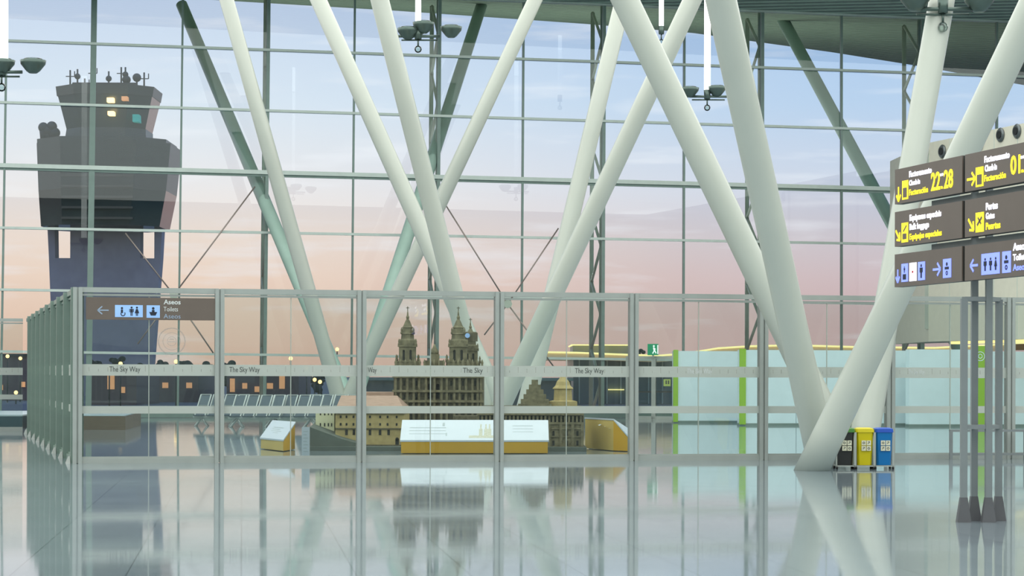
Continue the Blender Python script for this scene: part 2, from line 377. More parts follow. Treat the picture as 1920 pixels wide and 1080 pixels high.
# facade: vertical lines (column at mid height, lean) and rails
VX = [-160, 5, 169, 336, 498, 660, 820, 978, 1130, 1281, 1428, 1577, 1729, 1868, 2010, 2150]
def fu(u, v): return u+.016*max(0, (1-u/1577))*(540-v)
RL = [(-39, .042), (76, .0355), (192, .031), (310, .0265), (427, .0185), (543, .016), (659, .0125)]
def fb(u):      # facade point on the floor
    return FAC.Z(u, 0.02)
wn = 0
for i in range(len(VX)-1):
    u0, u1 = VX[i], VX[i+1]
    b0, b1 = fb(fu(u0, 780)), fb(fu(u1, 780)); t0, t1 = FAC.P(fu(u0, -39), ftop(u0)), FAC.P(fu(u1, -39), ftop(u1))
    back = -FAC.n*.03; m = M(); m.hexa([b0, b1, b1+back, b0+back, t0, t1, t1+back, t0+back]); wn += 1
    w = struct(m.build('window_%d' % wn, m_glass_f, loc=b0))
tn = 1
for j, (v0, s) in enumerate(RL):
    tn += 1; m = M()
    for i in range(len(VX)-1):
        u0, u1 = VX[i], VX[i+1]
        p, q = FAC.P(u0, v0+s*u0, .12), FAC.P(u1, v0+s*u1, .12)
        m.bar(p, q, .24, .12 if j != 3 else .2)
    struct(m.build('trim_%d' % tn, m_mull))
    if j == 3:
        tn += 1; m = M(); p, q = FAC.P(-160, v0-160*s+6, .05), FAC.P(2150, v0+2150*s+6, .05); m.bar(p, q, .14, .12); struct(m.build('trim_%d' % tn, m_mull_dk))
tn += 1; m = M(); p, q = FAC.Z(-160, .12), FAC.Z(2150, .12); m.bar(p+FAC.n*.1, q+FAC.n*.1, .3, .22); struct(m.build('trim_%d' % tn, m_mull_dk))
for i, u in enumerate(VX):
    b0, t0 = fb(fu(u, 780))+FAC.n*.06, FAC.P(fu(u, -39), ftop(u))+FAC.n*.06
    w = .28 if u == 169 else (.1 if i % 2 else .16)
    tn += 1; m = M()
    d = FAC.x*w/2; e = FAC.n*.09
    m.hexa([b0-d+e, b0+d+e, b0+d-e, b0-d-e, t0-d+e, t0+d+e, t0+d-e, t0-d-e]); struct(m.build('trim_%d' % tn, m_mull_dk, loc=b0))
# ---- lattice columns standing just outside the glazing
ndir = Vector((-.188, 1, 0)).normalized()
tl = {498: 'outer left lattice column, left of the near-left slanted tubes', 820: 'lattice column rising behind the cathedral model towers', 1130: 'lattice column seen between the two pale middle tubes and the exit sign',
      1428: 'lattice column standing just left of the thickest pair of white tubes', 1729: 'lattice column at far right, behind the hanging sign boards'}
for u, lab in tl.items():
    b0, t0 = fb(fu(u, 780))-FAC.n*.45, FAC.P(fu(u, -39), ftop(u))-FAC.n*.45
    th = thing('lattice_column', 'dark green steel '+lab, 'column', b0, 'lattice columns along the glass wall')
    dep = 1.7 if u == 498 else 2.2
    for k_ in (0, dep):
        m = M(); m.tube(b0+ndir*k_, t0+ndir*k_, .1 if k_ == 0 else .11, n=10); m.build('chord', m_truss, th)
    m = M(); n_ = 12
    for q in range(n_):
        a_, c_ = b0.lerp(t0, q/n_), b0.lerp(t0, (q+1)/n_)
        m.tube(a_+ndir*(0 if q % 2 else dep), c_+ndir*(dep if q % 2 else 0), .08, n=8)
    m.build('lacing', m_truss, th)
# ---- crossed tie rods on the inside of the glazing
def rods(pts, node, lab):
    c = FAC.P(node[0], node[1], .5); th = thing('tie_rod_cross', lab, 'tie rods', c, 'crossed tie rods in front of the glass wall')
    for a_ in pts:
        m = M(); m.tube(c, FAC.P(a_[0], a_[1], .5), .035, n=8); m.build('rod', m_rod, th)
    m = M(); m.tube(c-FAC.n*.06, c+FAC.n*.06, .22, n=8); m.build('node_plate', m_truss, th)
rods([(478, 350), (235, 437), (258, 645), (400, 662)], (326, 553), 'thin steel tie rods crossing right of the control tower')
rods([(836, 385), (1047, 428), (908, 628), (1040, 690)], (952, 570), 'thin steel tie rods crossing between the two central white tube groups')
# ================================================================== SLANTED TUBES
def tube_pillar(lab, base_uv, tubes, rad, group='inverted pyramids of slanted tubes'):
    th = thing('tube_pillar', lab, 'pillar', G(*base_uv), group)
    for (bu, bv, tu, tv, Dt, mt) in tubes:
        p = G(bu, bv, .0); q = PD(tu, tv, Dt); d = q-p
        top = p+d*((22.3-p.z)/d.z) if mt is m_tube else p+d*((21.6-p.z)/d.z)
        p2 = p-d.normalized()*.0
        m = M(); n = 28
        L_ = (top-p2).length
        m.tube(p2, top, rad, prof=None if False else [(0, rad*1.12), (.04, rad*1.08), (.14, rad*1.0), (.5, rad*.99), (1, rad*.9)], n=n)
        # trim the foot to the floor
        for i in range(n): v = m.v[i]; m.v[i] = v-d*((v.z-.001)/d.z)
        m.build('tube', mt, th)
    return th
tube_pillar('thick white slanted tubes rising from the floor beside the recycling bins', (1560, 880),
            [(1522, 882, 1900, 90, 47.5, m_tube), (1545, 876, 1352, 0, 47.5, m_tube), (1590, 866, 1172, 0, 54, m_tube), (1612, 868, 1766, 0, 56.5, m_tube)], .33)
tube_pillar('pale slanted tubes rising behind the cathedral model at the middle of the hall', (945, 816),
            [(914, 816, 1298, 0, 76, m_tube), (918, 816, 712, 0, 76, m_tube), (960, 810, 597, 0, 85, m_tube), (975, 810, 1168, 0, 85, m_tube)], .325)
tube_pillar('most distant slanted tubes, half of them passing out through the glass wall', (650, 791),
            [(648, 792, 425, 0, 96, m_tube), (632, 792, 1003, 0, 96, m_tube), (669, 789, 337, 0, 118, m_tube_out), (652, 789, 906, 0, 118, m_tube_out)], .33)
tube_pillar('single dark green slanted tube beyond the glass at right, leaning left over the sign boards', (1870, 781),
            [(1868, 783, 1448, 0, 122, m_tube_out)], .36)
# ================================================================== GLASS PARTITION
ZT = 4.17
posts = [145, 411, 677, 935, 1187, 1430, 1668, 1893, 2110]
names = ['leftmost, carrying the toilets sign', 'second from left, with the seats behind it', 'third from left, in front of the left bell tower', 'in front of the large lectern right end',
         'in front of the exit sign and first green strip', 'behind the feet of the thick white tubes', 'right of the recycling bins', 'rightmost, at the photo edge']
txt_at = [(205, 263, 0), (430, 487, 0), (690, 706, 1), (868, 905, 2), (1078, 1132, 0), (1288, 1335, 0), (1703, 1733, 0), None]
def panel(pl, d0, d1, lab, cat='glass panel', postm=m_part, first=False, group='bays of the glass partition', txt=None, bands=True, prot=.11, white=False):
    th = thing('partition_bay', lab, cat, pl.S(d0, 0), group)
    pw = .22
    def bx(m, x0, x1, z0, z1, o0, o1): return m.hexa([pl.S(x0, z0, o0), pl.S(x1, z0, o0), pl.S(x1, z0, -o1), pl.S(x0, z0, -o1), pl.S(x0, z1, o0), pl.S(x1, z1, o0), pl.S(x1, z1, -o1), pl.S(x0, z1, -o1)])
    m = M(); bx(m, d0-pw/2, d0-.02, 0, ZT, prot, prot); bx(m, d0+.02, d0+pw/2, 0, ZT, prot, prot); bx(m, d0-.03, d0+.03, .01, ZT-.01, prot*.6, prot*.6); m.build('post', postm, th)
    a_, c_ = d0+pw/2, d1-pw/2
    m = M(); bx(m, a_, c_, ZT-.12, ZT, .07, .07); bx(m, a_, c_, ZT-.2, ZT-.15, .03, .03); m.build('top_rail', postm, th)
    m = M(); bx(m, a_, c_, .0, .12, .07, .07); bx(m, a_, c_, .12, .16, .03, .03); m.build('bottom_rail', postm, th)
    mid = (a_+c_)/2
    for x0, x1 in ((a_, mid-.006), (mid+.006, c_)):
        m = M(); bx(m, x0, x1, .16, ZT-.2, .006, .006); g = m.build('glass_pane', m_glass_p, th)
    if pl is PAR:
        m = M(); bx(m, mid-.012, mid+.012, .16, ZT-.2, .012, .012); m.build('glass_joint', m_joint, th)
    if bands:
        for z0, z1 in ((2.08, 2.35), (1.18, 1.36)):
            m = M(); bx(m, a_, c_, z0, z1, .012, -.007); m.build('frosted_band', m_frost, th)
        m = Deco(pl.S(0, 2.1, .0125), pl.x, pl.n, .002)
        x = a_+.15
        while x < c_-.1:
            hgt = random.choice([.06, .1, .14]); m.rect(x, .08, x+.012, .08+hgt); x += .22
        m.build('printed_ticks', m_etch, th)
    if txt:
        (t0, t1, kd) = txt; p0, p1 = pl.P(t0, 697, .013), pl.P(t1, 697, .013); p0.z = 2.175
        s = ['The Sky Way', 'Way', 'The Sky'][kd]
        lettering(s, p0, pl.x, pl.n, (p1-p0).length, .13, m_wprint if white else m_text_dk, th)
    return th
for i in range(8):
    d0, d1 = PAR.D(PAR.Z(posts[i], 1)), PAR.D(PAR.Z(posts[i+1], 1))
    t = panel(PAR, d0, d1, 'frosted-banded glass partition bay, '+names[i], txt=txt_at[i], white=i >= 5)
    if i == 0:
        c = PAR.P(322, 640, .008); dd = Deco(c, PAR.x, PAR.n, .002)
        dd.ring(0, 0, .3, .33); dd.ring(0, 0, .2, .215); dd.ring(0, 0, .1, .115); dd.rect(-.09, -.02, .09, .0); dd.rect(-.05, .04, .05, .06); dd.build('etched_emblem', m_etch, t)
# left return of the partition, running away from us
RET = Pl((0, 0), (1, 1)); dr = Vector((-1073/4200, 1, 0)).normalized()
RET.a = PAR.a.copy(); RET.x = dr; RET.n = Vector((-dr.y, dr.x, 0))
lab9 = ['nearest the corner post', 'second back from the corner', 'third back from the corner', 'fourth back from the corner', 'fifth back from the corner', 'fourth from its far end', 'third from its far end', 'second from its far end', 'at its far end']
for i in range(9):
    t = panel(RET, .22+i*3.4, .22+(i+1)*3.4, 'greenish side partition bay receding at left, '+lab9[i], postm=m_part_dk, group='bays of the receding side partition', prot=.15)
    q = RET.S(.22+i*3.4, 0, .16); m = M()
    m.hexa([RET.S(.05+i*3.4, .0, .26), RET.S(.4+i*3.4, .0, .26), RET.S(.4+i*3.4, .0, .16), RET.S(.05+i*3.4, 0, .16), RET.S(.15+i*3.4, .16, .2), RET.S(.3+i*3.4, .16, .2), RET.S(.3+i*3.4, .16, .16), RET.S(.15+i*3.4, .16, .16)])
    m.build('foot_clamp', m_part, t)
# rear-left partition
fe = RET.S(.22+9*3.4, 0); BK = Pl((fe.x-13.6, fe.y-2.2), (fe.x, fe.y))
for i in range(4):
    panel(BK, .1+i*3.4, .1+(i+1)*3.4, 'rear glass partition bay beyond the side partition, '+['fourth', 'third', 'second', 'first'][i]+' left of its end', group='bays of the rear partition', prot=.05)
# ---- toilets sign fixed to the first bay
p0, p1 = PAR.P(161, 600, .09), PAR.P(403, 600, .09); z0 = PAR.P(161, 599, .09).z; z1 = PAR.P(161, 557, .09).z
wS = (p1-p0).length; hS = z1-z0
th = thing('toilets_sign', 'brown toilets sign with a left arrow fixed across the top of the leftmost bay', 'sign', p0)
m = M(); q = [p0.copy(), p1.copy()]
for e in q: e.z = z0
bb = -PAR.n*.06; U = Vector((0, 0, hS))
m.hexa([q[0], q[1], q[1]+bb, q[0]+bb, q[0]+U, q[1]+U, q[1]+U+bb, q[0]+U+bb]); m.build('board', m_board, th)
sx = wS/242.0; D0 = Vector((p0.x, p0.y, z0))
def X(u): return (u-161)*sx
d = Deco(D0, PAR.x, PAR.n, .004); d.arrow(X(193), hS*.42, .13, 180, .028); d.build('arrow', m_bprint, th)
d = Deco(D0, PAR.x, PAR.n, .004); d.rect(X(215), hS*.12, X(267), hS*.66); bl = d.build('toilet_pictogram', m_blue, th)
d = Deco(D0+PAR.n*.004, PAR.x, PAR.n, .003); d.person(X(246), hS*.18, hS*.42); d.person(X(256), hS*.18, hS*.42, True); d.disc(X(228), hS*.52, hS*.05); d.rect(X(226), hS*.3, X(230), hS*.46); d.ring(X(230), hS*.27, hS*.07, hS*.11, a0=-200, a1=40); d.build('figures', m_ink, bl)
d = Deco(D0, PAR.x, PAR.n, .004); d.rect(X(274), hS*.1, X(299), hS*.66); bl = d.build('baby_pictogram', m_blue, th)
d = Deco(D0+PAR.n*.004, PAR.x, PAR.n, .003); d.disc(X(286.5), hS*.52, hS*.06); d.rect(X(284), hS*.36, X(289), hS*.45); d.poly([(X(279), hS*.36), (X(294), hS*.36), (X(291), hS*.2), (X(282), hS*.2)]); d.build('figures', m_ink, bl)
for tx, zz, mm in (('Aseos', .68, m_wprint), ('Toilets', .36, m_wprint), ('Aseos', .04, m_bprint)):
    lettering(tx, D0+PAR.x*X(306)+Vector((0, 0, hS*zz+.02)), PAR.x, PAR.n, (32 if tx == 'Aseos' else 27)*sx, hS*.21, mm, th, bold=.02 if zz > .5 else 0)
# ================================================================== WAYFINDING SIGN AT RIGHT
near = PD(1803, 700, 32.6); SX = -dr.copy()               # reading direction: from the far end towards us
SN = Vector((-abs(dr.y), -abs(dr.x)*1.0, 0)).normalized()
SN = Vector((-dr.y, dr.x, 0)).normalized()
if SN.y > 0 and SN.x > 0: SN = -SN
th = thing('wayfinding_sign', 'free-standing grey-post sign with six brown boards at the right edge', 'sign', G(1839, 978))
Zs = [(4.79, 5.33), (4.13, 4.67), (3.50, 4.01)]
def board(s0, s1, z0, z1):
    b0 = Vector((near.x, near.y, 0))
    p, q = b0+SX*s0, b0+SX*s1; bk = -SN*.14; A = Vector((0, 0, z0)); B = Vector((0, 0, z1))
    m = M(); m.hexa([p+A, q+A, q+A-SN*.02, p+A-SN*.02, p+B, q+B, q+B-SN*.02, p+B-SN*.02]); o = m.build('sign_board', m_board, th)
    m = M(); m.hexa([p+A-SN*.021, q+A-SN*.021, q+A+bk, p+A+bk, p+B-SN*.021, q+B-SN*.021, q+B+bk, p+B+bk]); m.build('casing', m_board_e, o)
    return o, p+A
def L_(o, P_, txt, x, z, w, h, mm, bold=.012): lettering(txt, P_+SX*x+Vector((0, 0, z)), SX, SN, w, h, mm, o, th=.006, bold=bold)
Wd = 2.35
# left stack ; x runs 0..2.35 (perspective spreads the near end)
def xm(u):      # photo column on the left stack -> metres along the board
    t = (u-CX)/F; n0 = near+SX*(-2.37); return ((t*n0.y-n0.x)/(SX.x-t*SX.y))
s0 = -2.37
def picto_box(o, P_, x0, z0, x1, z1, mm, fig, hollow=False, name='pictogram'):
    d = Deco(P_, SX, SN, .006); d.rect(x0, z0, x1, z1); bo = d.build(name, mm, o)
    d = Deco(P_+SN*.006, SX, SN, .004); w = x1-x0; h = z1-z0; c = (x0+x1)/2
    if fig == 'desk': d.rect(x0+w*.18, z0+h*.1, x1-w*.18, z0+h*.62)
    if fig == 'bag': d.rect(x0+w*.2, z0+h*.15, x1-w*.2, z0+h*.45); d.line(x0+w*.3, z0+h*.55, x1-w*.2, z0+h*.85, w*.12)
    if fig == 'plane': d.line(x0+w*.2, z0+h*.35, x1-w*.2, z0+h*.75, w*.16); d.line(c-w*.2, z0+h*.75, c+w*.2, z0+h*.4, w*.12)
    if fig == 'lift': d.person(c, z0+h*.5, h*.35); d.rect(x0+w*.25, z0+h*.12, x1-w*.25, z0+h*.42)
    if fig == 'man': d.person(c, z0+h*.12, h*.76)
    if fig == 'wc': d.person(x0+w*.22, z0+h*.18, h*.62); d.person(x0+w*.52, z0+h*.18, h*.62); d.person(x0+w*.8, z0+h*.18, h*.62, True)
    if fig == 'dot': d.rect(c-w*.1, z0+h*.44, c+w*.1, z0+h*.56)
    if fig == 'baby': d.disc(c, z0+h*.72, h*.1); d.rect(c-w*.25, z0+h*.44, c+w*.25, z0+h*.58); d.ring(c, z0+h*.25, h*.06, h*.12)
    d.build('figure', m_red if fig == 'dot' else (m_ink if mm is not m_lit_y else m_board), bo)
def arrow(o, P_, x, z, r, ang, mm, w=.035): d = Deco(P_, SX, SN, .006); d.arrow(x, z, r, ang, w); d.build('arrow', mm, o)
o, P_ = board(s0, 0, *Zs[0])
arrow(o, P_, xm(1684), .15, .11, -90, m_lit_y); picto_box(o, P_, xm(1691), .05, xm(1702), .34, m_lit_y, 'desk')
L_(o, P_, 'Facturamento', xm(1704), .38, xm(1746)-xm(1704), .09, m_lit_w, .03); L_(o, P_, 'Check-in', xm(1704), .25, xm(1724)-xm(1704), .08, m_lit_w, .025); L_(o, P_, 'Facturación', xm(1704), .10, xm(1739)-xm(1704), .09, m_lit_y, .02)
L_(o, P_, '22', xm(1745), .11, xm(1762)-xm(1745), .27, m_lit_y, .02); L_(o, P_, 'ao', xm(1762), .30, xm(1768)-xm(1762), .06, m_lit_w); L_(o, P_, 'a', xm(1763.5), .11, xm(1767)-xm(1763.5), .06, m_lit_y); L_(o, P_, '28', xm(1769), .11, xm(1786)-xm(1769), .27, m_lit_y, .02)
o, P_ = board(s0, 0, *Zs[1])
arrow(o, P_, xm(1683), .17, .11, -45, m_lit_y); picto_box(o, P_, xm(1690), .05, xm(1702), .35, m_lit_y, 'bag')
L_(o, P_, 'Equipaxes especiais', xm(1705), .37, xm(1764)-xm(1705), .09, m_lit_w, .03); L_(o, P_, 'Bulk baggage', xm(1705), .23, xm(1741)-xm(1705), .09, m_lit_w, .03); L_(o, P_, 'Equipajes especiales', xm(1705), .08, xm(1765)-xm(1705), .09, m_lit_y, .02)
o, P_ = board(s0, 0, *Zs[2])
arrow(o, P_, xm(1683), .17, .1, -90, m_lit_b)
for k_, (u0, u1, fg, mm) in enumerate(((1690, 1702, 'lift', m_lit_b), (1705, 1718, 'dot', m_lit_w), (1721, 1734, 'man', m_lit_b), (1768, 1783, 'baby', m_lit_b))):
    picto_box(o, P_, xm(u0), .07, xm(u1), .35, mm, fg)
arrow(o, P_, xm(1756), .21, .13, 0, m_lit_b)
# right stack
def xr(u):
    t = (u-CX)/F; n0 = near+SX*.09; return ((t*n0.y-n0.x)/(SX.x-t*SX.y))
o, P_ = board(.09, 2.45, *Zs[0])
arrow(o, P_, xr(1820), .17, .13, 0, m_lit_y); picto_box(o, P_, xr(1829), .04, xr(1843), .32, m_lit_y, 'desk')
L_(o, P_, 'Facturamento', xr(1845), .37, xr(1892)-xr(1845), .09, m_lit_w, .03); L_(o, P_, 'Check-in', xr(1846), .24, xr(1868)-xr(1846), .09, m_lit_w, .025); L_(o, P_, 'Facturación', xr(1845), .10, xr(1885)-xr(1845), .09, m_lit_y, .02)
L_(o, P_, '01', xr(1894), .13, xr(1912)-xr(1894), .26, m_lit_y, .02); L_(o, P_, 'ao', xr(1913), .32, xr(1920)-xr(1913), .06, m_lit_w); L_(o, P_, 'a', xr(1914), .13, xr(1919)-xr(1914), .06, m_lit_y); L_(o, P_, '21', xr(1922), .13, xr(1940)-xr(1922), .26, m_lit_y, .02)
o, P_ = board(.09, 2.45, *Zs[1])
arrow(o, P_, xr(1820), .17, .12, -45, m_lit_y); picto_box(o, P_, xr(1829), .05, xr(1844), .33, m_lit_y, 'plane')
L_(o, P_, 'Portas', xr(1848), .35, xr(1870)-xr(1848), .1, m_lit_w, .03); L_(o, P_, 'Gates', xr(1848), .22, xr(1864)-xr(1848), .09, m_lit_w, .02); L_(o, P_, 'Puertas', xr(1848), .07, xr(1875)-xr(1848), .1, m_lit_y, .02)
o, P_ = board(.09, 2.45, *Zs[2])
arrow(o, P_, xr(1826), .21, .12, 180, m_lit_b); picto_box(o, P_, xr(1840), .06, xr(1874), .36, m_lit_b, 'wc'); picto_box(o, P_, xr(1879), .06, xr(1895), .36, m_lit_b, 'baby')
L_(o, P_, 'Aseos', xr(1899), .36, xr(1925)-xr(1899), .1, m_lit_w, .03); L_(o, P_, 'Toilets', xr(1899), .22, xr(1925)-xr(1899), .09, m_lit_w, .02); L_(o, P_, 'Aseos', xr(1899), .08, xr(1925)-xr(1899), .09, m_lit_b, .02)
pp = []
for u, v, zt_ in ((1806.5, 979, 3.24), (1853, 979, 5.2), (1826, 976.5, 5.2), (1872, 976.5, 3.24)):
    g = G(u, v); pp.append(g); hw = .047
    m = M(); m.box(g.x-hw, g.x+hw, g.y-hw, g.y+hw, .02, zt_); m.build('post', m_post, th)
    m = M(); a1, a2 = .1, .05
    m.prism([(g.x-a1, g.y-a1*.8), (g.x+a1, g.y-a1*.8), (g.x+a1, g.y+a1*.8), (g.x-a1, g.y+a1*.8)], 0, .36, [(g.x-a2, g.y-a2), (g.x+a2, g.y-a2), (g.x+a2, g.y+a2), (g.x-a2, g.y+a2)]); m.build('post_shoe', m_shoe, th)
for z in (1.38, 3.24):
    m = M()
    for a_, b_ in ((0, 2), (2, 3), (0, 1), (1, 3)):
        p = pp[a_].copy(); q = pp[b_].copy(); p.z = q.z = z; m.bar(p, q, .07, .06)
    m.build('cross_rail', m_post, th)
for z in (4.73, 4.07):
    m = M(); b0 = Vector((near.x, near.y, z))-SN*.22; m.bar(b0+SX*(-1.4), b0+SX*2.2, .1, .09); m.build('support_arm', m_post, th)
# ================================================================== RECYCLING BINS
def recycling_bin(u, lab, body, lid, group='recycling bins beside the thick white tubes'):
    g = G(u, 879); th = thing('recycling_bin', lab, 'bin', g, group); w = .2; dp = .22
    def rr(w_, d_, c_=.04): return [(g.x+a*w_-(c_ if a*b > 0 else 0)*a, g.y+b*d_-(c_ if a*b < 0 else 0)*b) for a, b in ()] or [(g.x-w_+c_, g.y-d_), (g.x+w_-c_, g.y-d_), (g.x+w_, g.y-d_+c_), (g.x+w_, g.y+d_-c_), (g.x+w_-c_, g.y+d_), (g.x-w_+c_, g.y+d_), (g.x-w_, g.y+d_-c_), (g.x-w_, g.y-d_+c_)]
    m = M(); m.prism(rr(w*.8, dp*.8), .09, .84, rr(w*.97, dp*.97)); m.build('body', body, th)
    m = M(); m.prism(rr(w*1.06, dp*1.06), .84, .92, rr(w*1.0, dp*1.0)); m.prism(rr(w*1.0, dp*1.0), .92, .945, rr(w*.7, dp*.7)); m.build('lid', lid, th)
    d = Deco((g.x, g.y-dp*.985, .40), (1, 0, 0), (0, -1, 0), .012)
    off = .02
    for i in (0, 1):
        for j in (0, 1): d.rect(off-.1+i*.115, .02+j*.125, off-.1+i*.115+.1, .02+j*.125+.11)
    st = d.build('sticker', m_stick, th)
    d = Deco((g.x, g.y-dp*.985-.012, .40), (1, 0, 0), (0, -1, 0), .003)
    for i in (0, 1):
        for j in (0, 1):
            cx, cz = off-.05+i*.115, .075+j*.125
            if (i+j) % 2: d.ring(cx, cz, .015, .028, n=10)
            else: d.line(cx-.025, cz-.02, cx+.025, cz+.02, .012); d.line(cx-.02, cz+.02, cx+.02, cz+.03, .01)
    d.build('icons', m_text_dk, st)
    m = M()
    for s in (-1, 1):
        for b in (-1, 1): m.box(g.x+s*w*1.04-.012, g.x+s*w*1.04+.012, g.y+b*dp-.012, g.y+b*dp+.012, .05, .84)
        m.box(g.x+s*w*1.04-.01, g.x+s*w*1.04+.01, g.y-dp, g.y+dp, .07, .09)
    m.box(g.x-w*1.04, g.x+w*1.04, g.y-dp-.012, g.y-dp+.01, .06, .085); m.box(g.x-w*1.04, g.x+w*1.04, g.y+dp-.01, g.y+dp+.012, .06, .085)
    m.build('frame', m_metal, th)
    for s in (-1, 1):
        m = M(); m.tube((g.x+s*w*1.0-.02, g.y-dp, .03), (g.x+s*w*1.0+.02, g.y-dp, .03), .03, n=12); m.build('wheel', m_rub, th)
        m = M(); m.tube((g.x+s*w*1.0-.02, g.y+dp, .03), (g.x+s*w*1.0+.02, g.y+dp, .03), .03, n=12); m.build('wheel', m_rub, th)
recycling_bin(1583, 'dark recycling bin with a green lid, next to the tube feet', m_bin_dk, m_bin_g)
recycling_bin(1619, 'bright yellow recycling bin standing between the dark and blue bins', m_bin_y, m_bin_y)
recycling_bin(1655, 'blue recycling bin, rightmost of the three', m_bin_b, m_bin_bl)
# ================================================================== GUARD RAIL AT RIGHT
g0, g1 = G(1783, 862), G(2060, 861)
th = thing('guard_rail', 'low grey metal guard rail in front of the partition at the right edge', 'railing', g0)
dx = (g1-g0).normalized()
for k_ in (0, 2.0, 3.8):
    m = M(); p = g0+dx*k_; m.bar(p+Vector((0, 0, 0)), p+Vector((0, 0, .72)), .08); m.build('post', m_post, th)
for z in (.74, .14):
    m = M(); m.bar(g0-dx*.04+Vector((0, 0, z)), g1+Vector((0, 0, z)), .07, .06); m.build('rail', m_post, th)
# ================================================================== LECTERNS
def lectern(lab, low0, low1, high1, high0, hl, hh, front=m_ochre, side=m_ochre, drawing=False):
    base = (low0+low1)/2; th = thing('lectern', lab, 'lectern', base, 'ochre information lecterns around the model')
    A, B, C, D_ = low0, low1, high1, high0
    def at(p, z): return Vector((p.x, p.y, z))
    m = M(); m.hexa([at(A, .02), at(B, .02), at(C, .02), at(D_, .02), at(A, hl), at(B, hl), at(C, hh), at(D_, hh)])
    m.build('body', front, th)
    if side is not front:
        n = (B-A).normalized()*.01
        m = M(); m.hexa([at(B+n, .02), at(B+n*2, .02), at(C+n*2, .02), at(C+n, .02), at(B+n, hl), at(B+n*2, hl), at(C+n*2, hh), at(C+n, hh)]); m.build('side_panel', side, th)
    c = (A+B+C+D_)/4
    def e(p): return p+(p-c).normalized()*.03
    m = M(); m.hexa([at(e(A), hl+.005), at(e(B), hl+.005), at(e(C), hh+.005), at(e(D_), hh+.005), at(e(A), hl+.05), at(e(B), hl+.05), at(e(C), hh+.05), at(e(D_), hh+.05)])
    tp = m.build('sloping_top', m_white, th)
    if drawing:
        X_ = (B-A); Y_ = (D_-A)
        def pt(x, y, o=.054): q = A+X_*x+Y_*y; return Vector((q.x, q.y, hl+(hh-hl)*y+o))
        m = M(); y0 = .12
        def quad(x0, a0, x1, a1, o=.054): m.add([pt(x0, a0, o), pt(x1, a0, o), pt(x1, a1, o), pt(x0, a1, o), pt(x0, a0, o-.003), pt(x1, a0, o-.003), pt(x1, a1, o-.003), pt(x0, a1, o-.003)], [(0, 1, 2, 3), (4, 7, 6, 5), (0, 4, 5, 1), (1, 5, 6, 2), (2, 6, 7, 3), (3, 7, 4, 0)])
        quad(.46, .1, .66, .22)
        for cx in (.54, .575, .60): quad(cx-.012, .22, cx+.012, .55); quad(cx-.005, .55, cx+.005, .78)
        m.build('printed_drawing', m_etch2, tp)
        m = M()
        for y in (.6, .45, .3):
            quad(.05, y, .3, y+.02); quad(.76, y+.1, .9, y+.115)
        quad(.275, .7, .29, .85); quad(.30, .2, .31, .35)
        m.build('printed_text', m_etch3, tp)
    else:
        m = M(); X_ = (B-A); Y_ = (D_-A)
        def pt(x, y, o=.054): q = A+X_*x+Y_*y; return Vector((q.x, q.y, hl+(hh-hl)*y+o))
        for k_, y in enumerate((.3, .4, .5, .6)):
            m.add([pt(.25, y), pt(.6+.1*(k_ % 2), y), pt(.6+.1*(k_ % 2), y+.03), pt(.25, y+.03)], [(0, 1, 2, 3)])
        m.build('printed_text', m_etch3, tp)
m_etch2 = mat('faint_sepia_print', (196, 196, 176), .5, var=.15, scale=20)
m_etch3 = mat('faint_grey_print', (176, 188, 192), .5)
A, B = G(752, 851), G(1027, 851); bk = Vector((0, 1.15, 0))
lectern('long ochre lectern with a white sloping top printed with a cathedral drawing', A, B, B+bk, A+bk, .32, .84, drawing=True)
A, B = G(489, 842), G(531, 847); C = Vector(((553-CX)/F*63.3, 63.3, 0))
lectern('small ochre lectern with a white sloping top, left of the model', A, B, C, A+(C-B), .28, .74, m_ochre_l, m_ochre)
A, B = G(1178, 847), G(1152, 845)
C = G(1096, 842)
lectern('ochre lectern seen from its back, right of the cloister wing', G(1190, 838), G(1178, 847), G(1150, 846), G(1098, 842)+Vector((0, .4, 0)), .38, .86, m_ochre_l, m_ochre)
# small white information panel post beside the left lectern
g = G(573, 858); th = thing('information_post', 'narrow white printed post in front of the model terrain', 'sign post', g)
m = M(); m.box(g.x-.1, g.x+.1, g.y, g.y+.05, .0, .78); m.build('panel', m_white, th)
d = Deco((g.x-.1, g.y, 0), (1, 0, 0), (0, -1, 0), .003)
for k_ in range(7): d.rect(.04, .66-k_*.085, .16-(k_ % 2)*.03, .675-k_*.085)
d.build('printed_text', m_etch3, th)
# ================================================================== CATHEDRAL MODEL
ML = Vector(((830-CX)/F*66, 66, 0))
cm = thing('cathedral_model', 'large stone-coloured scale model of a twin-towered cathedral with palace and cloister', 'scale model', ML)
def WX(u, D): return (u-CX)/F*D
def WZ(v, D, u=830): return H-((v-CY)-ROLL*(u-CX))/F*D
def mb(u0, u1, D0, D1, v0, v1, vz=None):      # box: columns u0..u1 at depth D0, back at D1, from row v1 (bottom) up to row v0
    m = M(); m.box(WX(u0, D0), WX(u1, D0), D0, D1, max(.0, WZ(v1, D0)) if v1 else (vz or 0.12), WZ(v0, D0)); return m
m = M(); g0, g1 = G(582, 843), G(1100, 846); m.box(g0.x, WX(1100, 62.4), 62.3, 72, 0, .12); m.build('base_plate', m_grey, cm)
